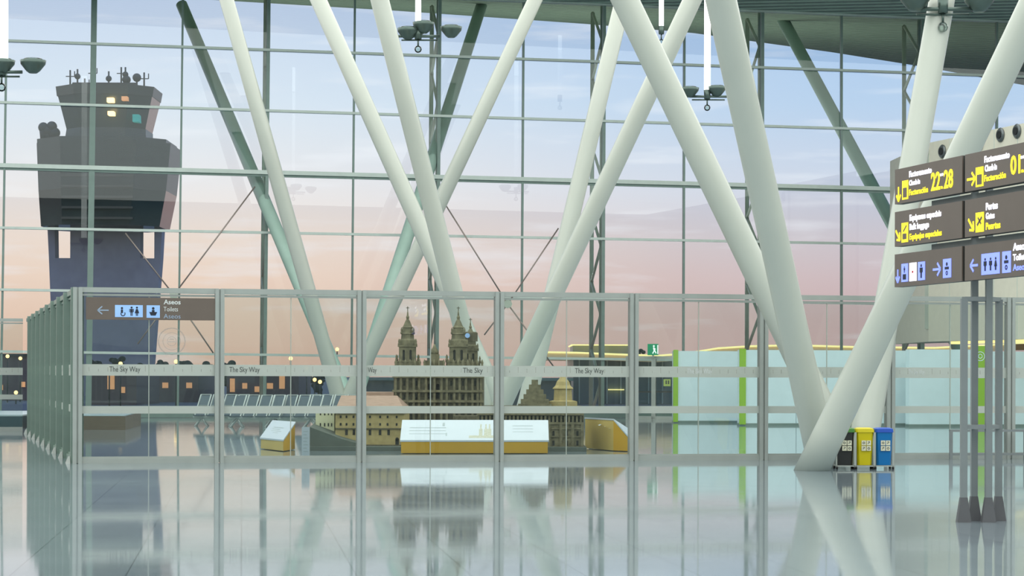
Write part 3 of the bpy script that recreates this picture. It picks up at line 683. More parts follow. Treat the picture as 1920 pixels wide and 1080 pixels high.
# terrain wedge at the left
m = M(); x0, x1, x2 = WX(579, 62.5), WX(640, 62.5), WX(672, 62.5)
m.add([(x0, 62.6, .1), (x2, 62.6, .1), (x2, 62.6, .2), (x1, 62.6, .33), (x0+.02, 62.6, .66), (x0, 65.5, .1), (x2, 65.5, .1), (x2, 65.5, .2), (x1, 65.5, .5), (x0+.02, 65.5, .8)],
      [(0, 1, 2, 3, 4), (9, 8, 7, 6, 5), (0, 5, 6, 1), (1, 6, 7, 2), (2, 7, 8, 3), (3, 8, 9, 4), (4, 9, 5, 0)]); m.build('terrain', m_grey, cm)
def wins(face_u, rows, D, w, h, parent, arched=False):
    m = M()
    for v in rows:
        for u in face_u:
            x = WX(u, D); z = WZ(v, D); m.box(x-w/2, x+w/2, D-.012, D+.03, z-h/2, z+h/2)
            if arched: m.tube((x, D-.012, z+h/2), (x, D+.03, z+h/2), w/2, n=12)
    return m.build('windows', m_dark, parent)
# cream house
o = mb(592, 627, 63.9, 66, 768, None, .3).build('cream_house', m_cream, cm); wins((601, 609, 616, 622), (776, 797), 63.9, .035, .09, o)
m = M(); m.box(WX(590, 63.9), WX(629, 63.9), 63.85, 66, WZ(768, 63.9), WZ(766, 63.9)+.02); m.build('eaves', m_roof, o)
# palace
o = mb(629, 758, 63.2, 66.5, 776, None, .12).build('palace', m_stn_l, cm)
wins((639, 650, 663, 694, 713, 727, 744), (782, 796), 63.2, .05, .07, o); wins((650, 664, 694, 713, 729), (811,), 63.2, .07, .15, o); wins((745,), (829,), 63.2, .1, .16, o, True)
m = M(); m.box(WX(627, 63.2), WX(760, 63.2), 63.13, 66.6, WZ(776, 63.2), WZ(772, 63.2)); m.box(WX(629, 63.2), WX(758, 63.2), 63.16, 63.2, WZ(805, 63.2), WZ(803, 63.2)); m.box(WX(629, 63.2), WX(758, 63.2), 63.1, 63.2, .12, WZ(834, 63.2)); m.build('cornice', m_stn_d, o)
m = M(); zr0, zr1 = WZ(773, 63.2), WZ(742, 66)
m.add([(WX(627, 63.2), 63.15, zr0), (WX(760, 63.2), 63.15, zr0), (WX(745, 66), 66, zr1), (WX(640, 66), 66, zr1), (WX(760, 63.2), 68, zr0), (WX(627, 63.2), 68, zr0)], [(0, 1, 2, 3), (1, 4, 2), (2, 4, 5, 3), (3, 5, 0), (0, 5, 4, 1)]); m.build('roof', m_roof, o)
m = mb(668, 738, 67.2, 70, 736, None, .12); m.build('rear_wing', m_roof, cm)
# main front
DF = 67.5
o = mb(738, 905, DF, 71.5, 690, None, .12).build('west_front', m_stn_d, cm)
m = M()
for u in (742, 752, 764, 776, 786, 799, 815, 828, 838, 852, 862, 874, 886, 896, 902):
    x = WX(u, DF); m.box(x-.035, x+.035, DF-.1, DF, .12, WZ(692, DF))
for v in (690, 706, 733, 752, 768): m.box(WX(736, DF), WX(907, DF), DF-.14, DF+.02, WZ(v, DF)-.04, WZ(v, DF)+.03)
m.build('pilasters', m_stn, o)
wins((758, 781, 846, 868, 891), (719, 745), DF, .05, .14, o, True); wins((806, 821), (735,), DF, .1, .4, o, True)
m = M()
for u in range(742, 905, 9): m.lathe((WX(u, DF), DF-.02, WZ(690, DF)), [(.05, 0), (.05, .06), (.03, .1), (.045, .16), (.01, .26)], 8)
m.build('balustrade_finials', m_stn, o)
def tower(uc, vt, hw, name, mt, Dp):
    c = Vector((WX(uc, Dp), Dp+.7, 0)); s = Dp/F; th_ = None
    def hz(f): return WZ(690+(vt-690)*f, Dp)
    m = M()
    def sq(w0, z0, w1, z1): m.prism([(c.x-w0, c.y-w0), (c.x+w0, c.y-w0), (c.x+w0, c.y+w0), (c.x-w0, c.y+w0)], z0, z1, [(c.x-w1, c.y-w1), (c.x+w1, c.y-w1), (c.x+w1, c.y+w1), (c.x-w1, c.y+w1)])
    W_ = hw*s
    sq(W_*1.25, WZ(696, Dp), W_*1.25, hz(.10)); sq(W_*1.32, hz(.10), W_*1.32, hz(.12)); sq(W_*.92, hz(.12), W_*.92, hz(.36)); sq(W_*1.05, hz(.36), W_*1.05, hz(.385))
    o = m.build(name, mt, cm)
    m = M(); m.lathe((c.x, c.y, 0), [(W_*1.0, hz(.385)), (W_*.95, hz(.47)), (W_*.78, hz(.5)), (W_*.74, hz(.57)), (W_*.82, hz(.58)), (W_*.62, hz(.6)), (W_*.58, hz(.68)), (W_*.66, hz(.69)), (W_*.5, hz(.72)), (W_*.28, hz(.80)), (W_*.15, hz(.83)), (W_*.2, hz(.87)), (W_*.1, hz(.9)), (W_*.1, hz(.92)), (W_*.02, hz(1.0))], 8, False); m.build('spire', mt, o)
    m = M()
    for a_ in (-1, 1):
        for b_ in (-1, 1):
            for zz, rr_, f0 in ((.12, 1.2, .12), (.385, .92, .385), (.58, .66, .58)):
                m.lathe((c.x+a_*W_*rr_, c.y+b_*W_*rr_*.9, hz(zz)), [(.035, 0), (.035, .05), (.02, .08), (.03, .12), (.006, .2)], 8)
    m.build('pinnacles', m_stn, o)
    m = M()
    for a_ in (-.38, .38):
        x = c.x+a_*W_; m.box(x-W_*.13, x+W_*.13, c.y-W_*.925, c.y-W_*.88, hz(.13), hz(.29)); m.tube((x, c.y-W_*.925, hz(.29)), (x, c.y-W_*.88, hz(.29)), W_*.13, n=12)
    m.build('belfry_openings', m_dark, o)
    m = M(); m.box(c.x-.012, c.x+.012, c.y-.012, c.y+.012, hz(.98), hz(1.05)); m.box(c.x-.05, c.x+.05, c.y-.01, c.y+.01, hz(1.02), hz(1.03)); m.build('cross', m_stn_d, o)
tower(762, 579, 17, 'bell_tower', m_stn, DF)
tower(858, 579, 18, 'bell_tower', m_stn, DF)
tower(881, 600, 15, 'clock_tower', m_stn, DF+1.6)
m = M(); c0 = Vector((WX(881, 69.8), 69.1, 0)); s = 69/F; m.lathe((c0.x, c0.y, 0), [(.27, WZ(640, 69.1)), (.27, WZ(624, 69.1)), (.22, WZ(622, 69.1))], 8, False); m.build('clock_stage', m_stn_d, cm)
m = M(); c0.y -= .27; m.tube((c0.x-.06, c0.y-.03, WZ(629, 68.8)), (c0.x-.06, c0.y+.03, WZ(629, 68.8)), .075, n=14); m.build('clock_face_reflection', m_blue, cm)  # blue sign's reflection on the clock put in as a glowing disc
# central gable between the towers
m = M(); m.box(WX(797, DF), WX(832, DF), DF, DF+.5, WZ(692, DF), WZ(676, DF)); m.box(WX(806, DF), WX(823, DF), DF, DF+.4, WZ(676, DF), WZ(664, DF)); m.lathe((WX(814, DF), DF+.2, WZ(664, DF)), [(.13, 0), (.14, .08), (.06, .2), (.02, .3)], 8)
m.build('central_gable', m_stn, cm)
# steps and walls in front of the west front
m = M(); m.box(WX(850, 66), WX(905, 66), 66, 67.4, .12, WZ(780, 66)); m.box(WX(760, 65.5), WX(905, 65.5), 65.5, 67.4, .12, .55); m.build('front_steps', m_stn_d, cm)
# cloister wing at the right
DC = 62.9
o = mb(895, 1094, DC, 64.5, 792, None, .12).build('cloister_wing', m_stn, cm)
m = M()
for k_ in range(27):
    x = WX(897+k_*7.4, DC); m.box(x-.028, x+.028, DC-.01, DC+.05, WZ(792, DC), WZ(779, DC))
m.box(WX(895, DC), WX(1095, DC), DC-.05, 64.5, WZ(778, DC), WZ(774, DC)); m.box(WX(895, DC), WX(1095, DC), DC-.04, DC+.1, WZ(795, DC), WZ(791, DC))
for v in (803, 818): m.box(WX(895, DC), WX(1095, DC), DC-.03, DC, WZ(v, DC)-.02, WZ(v, DC)+.02)
for u in (1030, 1052, 1074, 1092): m.box(WX(u, DC)-.04, WX(u, DC)+.04, DC-.05, DC, .12, WZ(795, DC))
m.build('arcade', m_stn, o)
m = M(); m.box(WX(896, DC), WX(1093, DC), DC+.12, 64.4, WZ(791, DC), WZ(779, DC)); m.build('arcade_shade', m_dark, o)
wins((1038, 1063, 1083), (812, 830), DC, .06, .14, o)
m = M()
for u in range(898, 1095, 12): m.lathe((WX(u, DC), DC, WZ(774, DC)), [(.025, 0), (.025, .04), (.005, .1)], 6)
m.build('finials', m_stn_d, o)
# stepped pyramid roof and lantern dome behind the cloister
m = M(); c_ = (WX(1003, 67), 67.3)
for k_ in range(6):
    w0 = .5*(1-k_/6.2); m.box(c_[0]-w0, c_[0]+w0, c_[1]-w0, c_[1]+w0, (WZ(775, 67) if k_ == 0 else WZ(757, 67)+.145*(k_-1)), WZ(757, 67)+.145*k_)
m.build('pyramid_roof', m_stn, cm)
m = M(); m.lathe((WX(1056, 67), 67.3, 0), [(.46, .12), (.46, WZ(752, 67)), (.3, WZ(750, 67)), (.28, WZ(730, 67)), (.34, WZ(728, 67)), (.24, WZ(722, 67)), (.2, WZ(715, 67)), (.1, WZ(708, 67)), (.02, WZ(700, 67))], 8, False); m.build('lantern_dome', m_stn_l, cm)
m = M(); m.box(WX(905, 68), WX(1095, 68), 68, 71, .12, WZ(762, 68)); m.build('nave', m_stn_d, cm)
# ================================================================== SEATS
def bench():
    th = thing('beam_seating', 'x', 'bench', (0, 0, 0)); 
    m = M(); m.box(-1.05, 1.05, -.04, .04, .34, .42); m.build('beam', m_seat_f, th)
    for s in (-1, 1):
        m = M(); x = s*.7
        m.bar((x-.25, -.3, .01), (x, 0, .36), .04); m.bar((x+.25, -.3, .01), (x, 0, .36), .04); m.bar((x-.25, .3, .01), (x, 0, .36), .04); m.bar((x+.25, .3, .01), (x, 0, .36), .04); m.build('leg', m_seat_f, th)
    for k_ in range(4):
        x = -.79+k_*.525; sh = .22
        m = M(); m.hexa([(x-.22, -.3, .43), (x+.22, -.3, .43), (x+.22, .15, .40), (x-.22, .15, .40), (x-.22, -.3, .47), (x+.22, -.3, .47), (x+.22, .15, .44), (x-.22, .15, .44)])
        m.hexa([(x-.2, .15, .44), (x+.2, .15, .44), (x+.2, .18, .44), (x-.2, .18, .44), (x-.2+sh, .45, 1.26), (x+.2+sh, .45, 1.26), (x+.2+sh, .47, 1.26), (x-.2+sh, .47, 1.26)]); se = m.build('seat', m_seat, th)
        m = M()
        for s in (-1, 1): m.bar((x+s*.21, .15, .42), (x+s*.21+sh, .46, 1.3), .045)
        m.bar((x-.21+sh, .46, 1.3), (x+.21+sh, .46, 1.3), .035); m.bar((x-.21+sh*.5, .29, .85), (x+.21+sh*.5, .29, .85), .02); m.build('seat_frame', m_seat_f, se)
    return th
b0 = bench()
bl = ['leftmost, across the second partition post', 'second from left, above the leg trestles', 'third from left, above the small lectern', 'rightmost, beside the model roof']
for i, (u, v) in enumerate(((410, 799), (477, 801), (549, 801), (616, 799))):
    o = b0 if i == 0 else copy_tree(b0); g = G(u, v); o.location = g; o['label'] = 'grey metal waiting seats with sloping mesh backs, '+bl[i]; o['group'] = 'waiting seats near the glass wall'
# low plinths at left
zt_ = .5
a_, b_ = G(235, 806), G(-200, 806)
th = thing('low_platform', 'low dark brown platform with a pale top behind the toilets sign bay', 'platform', G(180, 806))
q0, q1 = G(60, 806), G(235, 806)
m = M(); m.hexa([q0, q1, q1+Vector((-.9, 9, 0)), q0+Vector((-.9, 9, 0))]+[p+Vector((0, 0, .52)) for p in (q0, q1, q1+Vector((-.9, 9, 0)), q0+Vector((-.9, 9, 0)))]); m.build('body', m_brown, th)
m = M(); m.hexa([p+Vector((0, 0, .525)) for p in (q0, q1, q1+Vector((-.9, 9, 0)), q0+Vector((-.9, 9, 0)))]+[p+Vector((0, 0, .56)) for p in (q0, q1, q1+Vector((-.9, 9, 0)), q0+Vector((-.9, 9, 0)))]); m.build('top', m_plinth, th)
q0, q1 = G(-300, 804), G(42, 804)
th = thing('low_platform', 'low dark teal platform with a pale top at the left edge, beyond the rear partition', 'platform', G(20, 804))
m = M(); m.hexa([q0, q1, q1+Vector((-1, 10, 0)), q0+Vector((-1, 10, 0))]+[p+Vector((0, 0, .48)) for p in (q0, q1, q1+Vector((-1, 10, 0)), q0+Vector((-1, 10, 0)))]); m.build('body', m_teal, th)
m = M(); m.hexa([p+Vector((0, 0, .485)) for p in (q0, q1, q1+Vector((-1, 10, 0)), q0+Vector((-1, 10, 0)))]+[p+Vector((0, 0, .54)) for p in (q0, q1, q1+Vector((-1, 10, 0)), q0+Vector((-1, 10, 0)))]); m.build('top', m_plinth, th)
# ================================================================== PALE CYAN WALL PANELS WITH GREEN ENDS
def screen(lab, u0, u1, vb, vt, greens, dep=.5, mt=m_cyan):
    g0, g1 = G(u0, vb), G(u1, vb); pl = Pl(g0[:2], g1[:2]); zt = pl.P(u0, vt).z
    th = thing('partition_screen', lab, 'screen wall', g0, 'pale cyan screen walls behind the partition'); Wd = (g1-g0).length
    m = M(); n_ = max(1, round(Wd/2.4))
    for k_ in range(n_):
        x0, x1 = Wd*k_/n_+.01, Wd*(k_+1)/n_-.01
        m.hexa([pl.S(x0, .02), pl.S(x1, .02), pl.S(x1, .02, -dep), pl.S(x0, .02, -dep), pl.S(x0, zt), pl.S(x1, zt), pl.S(x1, zt, -dep), pl.S(x0, zt, -dep)])
    m.build('panels', mt, th)
    m = M(); m.hexa([pl.S(0, 0, .02), pl.S(Wd, 0, .02), pl.S(Wd, 0, -dep), pl.S(0, 0, -dep), pl.S(0, .1, .02), pl.S(Wd, .1, .02), pl.S(Wd, .1, -dep), pl.S(0, .1, -dep)]); m.build('skirting', m_mull_dk, th)
    for (a_, b_) in greens:
        x0, x1 = pl.D(pl.P(a_, 720)), pl.D(pl.P(b_, 720))
        m = M(); m.hexa([pl.S(x0, .05, .06), pl.S(x1, .05, .06), pl.S(x1, .05, .0), pl.S(x0, .05, .0), pl.S(x0, zt+.05, .06), pl.S(x1, zt+.05, .06), pl.S(x1, zt+.05, 0), pl.S(x0, zt+.05, 0)]); m.build('green_strip', m_green, th)
    return th, pl
screen('pale cyan screen wall with a green left edge, left of the lattice column', 1264, 1385, 793, 658, [(1262, 1271)])
screen('wide pale cyan screen wall with a green left edge, behind the thick white tubes', 1387, 1702, 798, 656, [(1386, 1398)], .5)
screen('pale cyan screen wall right of the bins, behind the sign posts', 1704, 1826, 800, 655, [])
t_, pl_ = screen('narrow lime green banner panel with an etched round emblem behind the sign posts', 1829, 1848, 803, 651, [(1829, 1848)])
t_['group'] = 'banner'; del t_['group']
c = pl_.P(1838, 668, .065); dd = Deco(c, pl_.x, pl_.n, .004); dd.ring(0, 0, .17, .2, n=16); dd.ring(0, 0, .07, .1, n=12); dd.build('emblem', m_cyan, t_)
screen('shorter pale cyan screen wall at the right photo edge', 1850, 2080, 800, 659, [])
# ================================================================== DOOR FRAME AND EXIT SIGN
DR = Pl(G(1178, 786)[:2], G(1266, 787)[:2])
def dbox(m, u0, u1, v0, v1, o0=.06, o1=.06):
    x0, x1 = DR.D(DR.P(u0, 720)), DR.D(DR.P(u1, 720)); z0, z1 = max(.0, DR.P(u0, v1).z), DR.P(u0, v0).z
    return m.hexa([DR.S(x0, z0, o0), DR.S(x1, z0, o0), DR.S(x1, z0, -o1), DR.S(x0, z0, -o1), DR.S(x0, z1, o0), DR.S(x1, z1, o0), DR.S(x1, z1, -o1), DR.S(x0, z1, -o1)])
dr_ = thing('glass_door', 'white framed double glass door under the green exit sign', 'door', G(1215, 786))
m = M(); dbox(m, 1174, 1180, 672, 786); dbox(m, 1222, 1230, 672, 786); dbox(m, 1262, 1266, 672, 786); dbox(m, 1174, 1266, 668, 673); dbox(m, 1180, 1262, 780, 786); m.build('frame', m_mark2 if False else m_metal, dr_)
for u0, u1 in ((1180, 1222), (1230, 1262)):
    m = M(); dbox(m, u0+.5, u1-.5, 673, 779, .01, .01); lf = m.build('door_leaf', m_glass_p, dr_)
    m = M(); dbox(m, u0+.5, u1-.5, 733, 736, .05, -.015); m.build('push_bar', m_board_e, lf)
g = DR.P(1222, 674); th = thing('exit_sign', 'green running figure emergency exit sign above the glass door', 'sign', g)
m = M(); dbox(m, 1218, 1237, 645, 666, .3, -.2); bo = m.build('board', m_exit, th)
x0 = DR.P(1218, 665, .305); s_ = (DR.P(1237, 665, .3)-DR.P(1218, 665, .3)).length; h_ = DR.P(1218, 645).z-DR.P(1218, 666).z
d = Deco((x0.x, x0.y, DR.P(1218, 666).z), DR.x, DR.n, .01)
d.disc(s_*.42, h_*.8, h_*.09); d.line(s_*.4, h_*.68, s_*.48, h_*.4, h_*.14); d.line(s_*.46, h_*.4, s_*.3, h_*.14, h_*.1); d.line(s_*.5, h_*.42, s_*.64, h_*.16, h_*.1); d.line(s_*.4, h_*.64, s_*.6, h_*.52, h_*.07); d.rect(s_*.76, h_*.1, s_*.86, h_*.9); d.build('running_figure', m_mark, bo)
m = M(); dbox(m, 1226, 1229, 666, 670, .25, -.21); m.build('bracket', m_metal, th)
g = DR.P(1252, 722, .1); th = thing('notice', 'small pale green notice sticking on the right door leaf', 'notice', g)
m = M(); dbox(m, 1245, 1258, 711, 724, .07, -.05); o = m.build('sheet', mat('pale_green_notice', (186, 206, 110), .5), th)
d = Deco(DR.P(1245, 724, .071), DR.x, DR.n, .005); d.rect(.08, .1, .15, .28); d.rect(.2, .1, .27, .28); d.build('print', m_text_dk, o)
# ================================================================== RIGHT-HAND MEZZANINE BLOCK
c0 = PD(1741, 700, 104); c1 = PD(2150, 700, 87)
BL = Pl(c0[:2], c1[:2]); LN = (c1-c0).length
zb, zt2 = 3.75, BL.P(1750, 266).z
m = M(); bkv = Vector((-.3, 9, 0))
A = [BL.S(0, zb), BL.S(LN, zb)]; A += [A[1]+bkv, A[0]+bkv]; m.hexa(A+[Vector((p.x, p.y, zt2)) for p in A])
struct(m.build('wall_mezzanine', m_blockw, loc=BL.S(0, 0)))
tn += 1; m = M(); 
m.hexa([BL.S(-.35, zb+.6, .02), BL.S(0, zb+.6, .02), BL.S(0, zb+.6, -4), BL.S(-.35, zb+.6, -4), BL.S(-.35, zt2-.2, .02), BL.S(0, zt2-.2, .02), BL.S(0, zt2-.2, -4), BL.S(-.35, zt2-.2, -4)]); struct(m.build('trim_%d' % tn, m_truss))
for k_ in range(1, 9):
    if k_*2.0 < LN:
        tn += 1; m = M(); m.hexa([BL.S(k_*2.0-.015, zb, .01), BL.S(k_*2.0+.015, zb, .01), BL.S(k_*2.0+.015, zb, -.01), BL.S(k_*2.0-.015, zb, -.01), BL.S(k_*2.0-.015, zt2, .01), BL.S(k_*2.0+.015, zt2, .01), BL.S(k_*2.0+.015, zt2, -.01), BL.S(k_*2.0-.015, zt2, -.01)]); struct(m.build('trim_%d' % tn, m_mull))
nl = ['leftmost, above the left stack of sign boards', 'between the two leaning white tubes', 'above the right stack of sign boards', 'nearest the right photo edge']
for (u, v), lb in zip(((1768, 284), (1838, 270), (1877, 253), (1908, 246)), nl):
    p = BL.P(u, v); th = thing('air_nozzle', 'round air nozzle high on the beige block, '+lb, 'air vent', p, 'round air nozzles on the beige block')
    m = M(); m.lathe((0, 0, 0), [(.3, 0), (.32, .05), (.24, .12), (.2, .1)], 20)
    for q in range(len(m.v)):
        w = m.v[q]; m.v[q] = p+BL.x*w.x+Vector((0, 0, w.y))+BL.n*w.z
    m.build('ring', m_noz, th)
    m = M(); m.tube(p+BL.n*.1, p+BL.n*.13, .17, n=18); m.build('core', m_noz_in, th)
tn += 1; m = M(); m.hexa([BL.S(1, zb-.12, -.6), BL.S(LN, zb-.12, -.6), BL.S(LN, zb-.12, -1.0), BL.S(1, zb-.12, -1.0), BL.S(1, zb, -.6), BL.S(LN, zb, -.6), BL.S(LN, zb, -1.0), BL.S(1, zb, -1.0)]); struct(m.build('trim_%d' % tn, m_lite))
# shop fascia under the block at the right edge
g = BL.P(1890, 655, -1.5); th = thing('shop_fascia', 'brown lit shop fascia under the beige block at the right edge', 'fascia', g)
x0, x1 = BL.D(BL.P(1855, 650, -1.5)), BL.D(BL.P(2100, 650, -1.5)); m = M(); m.hexa([BL.S(x0, 3.34, -2.7), BL.S(x1, 3.34, -2.7), BL.S(x1, 3.34, -3.0), BL.S(x0, 3.34, -3.0), BL.S(x0, 3.62, -2.7), BL.S(x1, 3.62, -2.7), BL.S(x1, 3.62, -3.0), BL.S(x0, 3.62, -3.0)]); m.build('board', mat('brown_fascia', (170, 128, 84), .5), th)
# ================================================================== PENDANT LIGHTS
def pendant(u, vtop, vbar, D, ub0, ub1, lab, spots, tw=.1):
    c = PD(u, vbar, D); th = thing('pendant_light', lab, 'lamp', c, 'pendant light clusters')
    tp = c.copy(); tp.z = 21.4+ (105-D)*.03
    m = M(); m.tube(c+Vector((0, 0, .25)), tp, tw, n=14); m.build('light_tube', m_tubelamp, th)
    x0, x1 = PD(ub0, vbar, D).x, PD(ub1, vbar, D).x
    m = M(); m.tube((x0, c.y, c.z), (x1, c.y, c.z), .05, n=10); m.tube((x0+.1, c.y+.1, c.z-.12), (x1-.1, c.y+.1, c.z-.12), .03, n=8); m.build('cross_bar', m_lampm, th)
    m = M(); m.tube(c-Vector((0, 0, .1)), c+Vector((0, 0, .26)), .12, .14, n=14); m.build('hub', m_lampm, th)
    for (su, dv) in spots:
        p = PD(su, vbar-dv, D); o = M(); o.lathe((p.x, p.y, p.z), [(.12, -.16), (.2, -.1), (.36, .1), (.38, .22), (.3, .24)], 16); so = o.build('spot', m_lampm, th)
        m = M(); m.lathe((p.x, p.y, p.z), [(.28, .245), (.26, .27), (.1, .28)], 14); m.build('lens', m_clear, so)
        m = M(); m.bar((p.x, p.y, p.z-.12), (p.x-.1*(1 if su > u else -1), c.y, c.z), .05); m.build('bracket', m_lampm, so)
    m = M(); m.tube(c-Vector((0, 0, .1)), c-Vector((0, 0, .33)), .03, n=8); m.build('stem', m_lampm, th)
    m = M(); m.ball(c-Vector((0, 0, .45)), .13); m.build('globe', m_clear, th)
pendant(784, 0, 68, 78, 747, 825, 'pendant light cluster with white tube, left of the pale middle tubes', [(794, 14), (846, 6), (765, 3)])
pendant(1326, 0, 181, 90, 1293, 1364, 'pendant light cluster hanging lowest, between the thick white tubes', [(1344, 8), (1293, 6)], .13)
pendant(3, 0, 135, 66, -60, 42, 'pendant light cluster cut by the left photo edge', [(62, 8), (4, 8)], .19)
pendant(1768, 0, 17, 56, 1712, 1826, 'pendant light cluster at the top right, crossed by a white tube', [(1716, 8), (1836, 6)], .1)
pendant(1240, 0, 60, 101, 1236, 1244, 'slim pendant light tube far back, left of the lowest cluster', [], .11)
# ================================================================== OUTSIDE
m = M(); m.box(-900, 900, 125, 3500, -.6, -.4); struct(m.build('ground', m_asph))
# control tower
DT = 250.0
def tx(u): return (u-CX)/F*DT
def tz(v, u=180): return H-((v-CY)-ROLL*(u-CX))/F*DT
tw_ = thing('control_tower', 'dark airport control tower with antennas beyond the glass at left', 'control tower', (tx(180), DT+8, -.4))
def ocfrust(u0, u1, v0, w0, w1, v1, cut=.22):     # chamfered block: u0..u1 at row v0 (top), w0..w1 at row v1 (bottom)
    def oc(a_, b_):
        x0, x1 = tx(a_), tx(b_); w = x1-x0; c = w*cut; yc = DT+8; h = w/2
        return [(x0+c, yc-h), (x1-c, yc-h), (x1, yc-h+c), (x1, yc+h-c), (x1-c, yc+h), (x0+c, yc+h), (x0, yc+h-c), (x0, yc-h+c)]
    m = M(); m.prism(oc(w0, w1), tz(v1), tz(v0), oc(u0, u1)); return m
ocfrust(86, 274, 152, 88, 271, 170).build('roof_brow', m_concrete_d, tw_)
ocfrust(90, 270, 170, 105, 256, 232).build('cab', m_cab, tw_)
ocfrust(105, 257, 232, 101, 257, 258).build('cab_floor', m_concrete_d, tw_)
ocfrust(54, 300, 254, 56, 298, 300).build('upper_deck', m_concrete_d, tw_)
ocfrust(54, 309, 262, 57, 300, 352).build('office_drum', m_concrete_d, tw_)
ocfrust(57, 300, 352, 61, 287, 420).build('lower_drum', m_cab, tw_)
# shaft with two see-through openings
m = M(); y0, y1 = DT+8-1.1, DT+8+1.1
def sh(u0, u1, v0, v1, w0=None, w1=None):
    w0 = u0 if w0 is None else w0; w1 = u1 if w1 is None else w1
    m.hexa([(tx(w0), y0, tz(v1)), (tx(w1), y0, tz(v1)), (tx(w1), y1, tz(v1)), (tx(w0), y1, tz(v1)), (tx(u0), y0, tz(v0)), (tx(u1), y0, tz(v0)), (tx(u1), y1, tz(v0)), (tx(u0), y1, tz(v0))])
sh(64, 78, 420, 478, 67, 79); sh(108, 243, 420, 478); sh(270, 285, 420, 478, 270, 282)
zb_ = tz(478); m.hexa([(tx(78), y0, -.4), (tx(262), y0, -.4), (tx(262), y1, -.4), (tx(78), y1, -.4), (tx(67), y0, zb_), (tx(282), y0, zb_), (tx(282), y1, zb_), (tx(67), y1, zb_)])
m.build('shaft', m_concrete, tw_)
m = M(); zr = tz(146)
for a_, b_ in (((118, -3), (240, -3)), ((118, 5), (240, 5))): m.bar((tx(a_[0]), DT+8+a_[1], zr), (tx(b_[0]), DT+8+b_[1], zr), .25)
for u in range(118, 242, 12): m.bar((tx(u), DT+5, tz(152)), (tx(u), DT+5, zr), .15)
m.build('roof_railing', m_board_e, tw_)
for u, v, k_ in ((110, 118, 0), (124, 116, 1), (138, 134, 0), (153, 112, 0), (184, 120, 1), (208, 112, 0), (216, 112, 1), (218, 128, 2), (238, 124, 2), (252, 122, 0)):
    m = M(); x = tx(u); m.tube((x, DT+6, tz(152)), (x, DT+6, tz(v)), .1, n=6)
    if k_ == 0: m.bar((x-.5, DT+6, tz(v+12)), (x+.5, DT+6, tz(v+12)), .1); m.tube((x+.5, DT+6, tz(v+12)), (x+.5, DT+6, tz(v+2)), .06, n=6)
    if k_ == 1: m.ball((x, DT+6, tz(v+14)), .35)
    if k_ == 2: m.ball((x, DT+6, tz(v+8)), .5)
    m.build('antenna', m_board_e, tw_)
for u, v in ((66, 232), (74, 238), (82, 230), (88, 242)):
    m = M(); m.tube((tx(u), DT+4, tz(256)), (tx(u), DT+4, tz(v)), .35, .5, n=8); m.ball((tx(u), DT+4, tz(v)), .6); m.build('antenna', m_board_e, tw_)
for u, v, mm, r_s in ((199, 183, m_lamp_o, .25), (226, 180, m_win, .22), (200, 208, m_lamp_o, .22)):
    m = M(); y = DT+8-(tx(262)-tx(98))/2-.9; m.box(tx(u)-r_s*1.5, tx(u)+r_s*1.5, y-.3, y+3, tz(v)-r_s, tz(v)+r_s); m.build('cab_lamp', mm, tw_)
m = M(); y = DT+8-(tx(257)-tx(103))/2-.3; m.box(tx(238), tx(250), y, y+2.5, tz(222), tz(208)); m.build('lit_panel', m_teal_l, tw_)
for v in (275, 290, 310, 330, 350, 370, 390, 410):
    m = M(); h = (tx(300)-tx(57))/2-.1; m.box(tx(112), tx(246), DT+8-h-.25, DT+8-h+1.6, tz(v), tz(v)+.25); m.build('cladding_rib', m_cab, tw_)
# pier building with glowing roof edges
DP = 205.0
def px(u): return (u-CX)/F*DP
def pz(v, u=1300): return H-((v-CY)-ROLL*(u-CX))/F*DP
pb = thing('pier_building', 'long low terminal pier with glowing yellow roof edge outside at right', 'building', (px(1400), DP+10, -.4))
m = M(); m.box(px(1075), px(1960), DP, DP+22, -.4, pz(672)); m.build('glass_wall', m_bldg_glass, pb)
m = M()
pts = [(1010, 662), (1080, 663), (1160, 666), (1230, 668), (1280, 664), (1340, 654), (1400, 650), (1480, 648), (1600, 651), (1740, 652), (1960, 640)]
for i in range(len(pts)-1):
    (u0, v0), (u1, v1) = pts[i], pts[i+1]
    m.hexa([(px(u0), DP-3, pz(v0)-.55), (px(u1), DP-3, pz(v1)-.55), (px(u1), DP+24, pz(v1)-.55), (px(u0), DP+24, pz(v0)-.55), (px(u0), DP-3, pz(v0)), (px(u1), DP-3, pz(v1)), (px(u1), DP+24, pz(v1)), (px(u0), DP+24, pz(v0))])
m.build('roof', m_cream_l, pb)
m = M()
for i in range(len(pts)-1):
    (u0, v0), (u1, v1) = pts[i], pts[i+1]
    m.bar((px(u0), DP-3.1, pz(v0)+.02), (px(u1), DP-3.1, pz(v1)+.02), .2, .16)
m.build('roof_light_strip', m_lite, pb)
m = M(); m.box(px(1075), px(1180), DP+2, DP+12, pz(668), pz(648)); m.build('upper_storey', m_bldg_glass, pb)
m = M(); m.box(px(1072), px(1183), DP+1, DP+13, pz(648), pz(646)); m.build('upper_light_strip', m_lite, pb)
m = M()
for k_ in range(12): m.box(px(1085+k_*26), px(1087+k_*26), DP-.3, DP, -.4, pz(672))
m.build('wall_mullions', m_mull, pb)
m = M(); m.box(px(1140), px(1170), DP-.4, DP-.1, pz(732), pz(730)); m.build('strip_lamp', m_lite, pb)
# low hall building left of it
lb_ = thing('low_building', 'low dark blue building outside, behind the cathedral model', 'building', (px(760), 190, -.4))
m = M(); m.box(-13.5, 5, 190, 205, -.4, 1.7); m.build('wall', m_asph, lb_)
m = M(); m.box(-13.8, 5.2, 189.6, 205.4, 1.7, 1.95); m.build('roof', m_mull_dk, lb_)
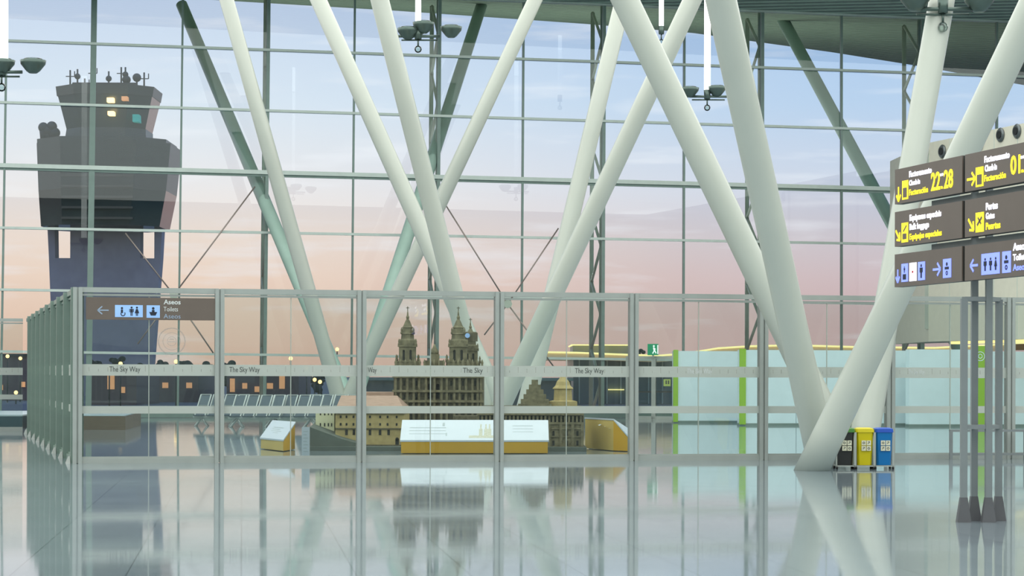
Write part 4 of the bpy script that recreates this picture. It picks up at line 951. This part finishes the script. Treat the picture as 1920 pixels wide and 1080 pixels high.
# dark houses with lit windows behind the toilets-sign bay and the seats
hs = [(170, 256, 186, 690, 'brick-toned building with vertical lit bays behind the low platform'), (276, 372, 206, 692, 'long building with warm lit bays right of the control tower foot'),
      (425, 560, 200, 690, 'low dark building with orange lights above the waiting seats'), (-30, 60, 215, 668, 'orange lit building at the left edge')]
for (u0, u1, D_, vt, lab) in hs:
    X0, X1 = (u0-CX)/F*D_, (u1-CX)/F*D_; zt3 = H-((vt-CY)-ROLL*((u0+u1)/2-CX))/F*D_
    th = thing('distant_building', lab, 'building', ((X0+X1)/2, D_, -.4), 'lit buildings beyond the apron')
    m = M(); m.box(X0, X1, D_, D_+12, -.4, zt3); m.build('wall', m_bld, th)
    m = M(); m.box(X0-.2, X1+.2, D_-.3, D_+12.3, zt3, zt3+.25); m.build('roof', m_board_e, th)
    n_ = int((X1-X0)/1.1)
    for k_ in range(n_):
        if random.random() < .8:
            x = X0+.3+k_*1.1; z_ = random.choice([.6, .9]); m = M(); m.box(x, x+random.uniform(.3, .6), D_-.06, D_+.05, z_, z_+random.choice([.5, 1.2])); m.build('window', m_win, th)
for k_, (u, D_) in enumerate(((14, 200), (38, 205), (30, 190), (205, 180), (226, 178), (330, 182), (415, 182), (545, 185), (575, 185), (590, 190), (600, 186), (632, 195))):
    v = (668, 672, 736, 690, 682, 678, 708, 672, 690, 712, 716, 655)[k_]
    x = (u-CX)/F*D_; z = H-((v-CY)-ROLL*(u-CX))/F*D_
    th = thing('street_lamp', 'small glowing orange street lamp outside', 'lamp', (x, D_, -.4), 'distant glowing street lamps')
    m = M(); m.tube((x, D_, -.4), (x, D_, max(z-.1, .2)), .06, n=6); m.build('pole', m_board_e, th)
    m = M(); m.ball((x, D_, max(z, .25)), .17, 8, 6); m.build('lamp_head', m_lamp_o, th)
# trees along the apron
def tree(u, D_, w, vt, i):
    x = (u-CX)/F*D_; zt4 = H-((vt-CY)-ROLL*(u-CX))/F*D_
    th = thing('tree', 'dark rounded tree on the dusk skyline outside', 'tree', (x, D_, -.4), 'dark trees on the skyline outside')
    m = M(); m.tube((x, D_, -.4), (x, D_, zt4*.6), .3, .15, n=8); m.build('trunk', m_bark, th)
    m = M(); rnd = random.Random(i)
    R_ = w/F*D_/2
    for q in range(26):
        a_ = rnd.uniform(0, 6.28); rr_ = R_*rnd.uniform(0, .8); zz = rnd.uniform(.25, .85)
        m.ball((x+rr_*math.cos(a_), D_+rr_*math.sin(a_), zt4*zz), R_*rnd.uniform(.16, .34), 8, 6, .8)
    m.build('crown', m_leaf, th)
for i, (u, D_, w, vt) in enumerate(((180, 230, 40, 668), (215, 235, 50, 660), (258, 230, 50, 674), (300, 235, 50, 668), (345, 232, 55, 670), (385, 238, 50, 672), (430, 232, 50, 670), (468, 236, 40, 680), (510, 232, 50, 694), (560, 228, 60, 696), (600, 230, 50, 698), (-10, 240, 40, 676), (28, 242, 40, 682), (1165, 245, 30, 632), (1195, 245, 40, 642))):
    tree(u, D_, w, vt, i)
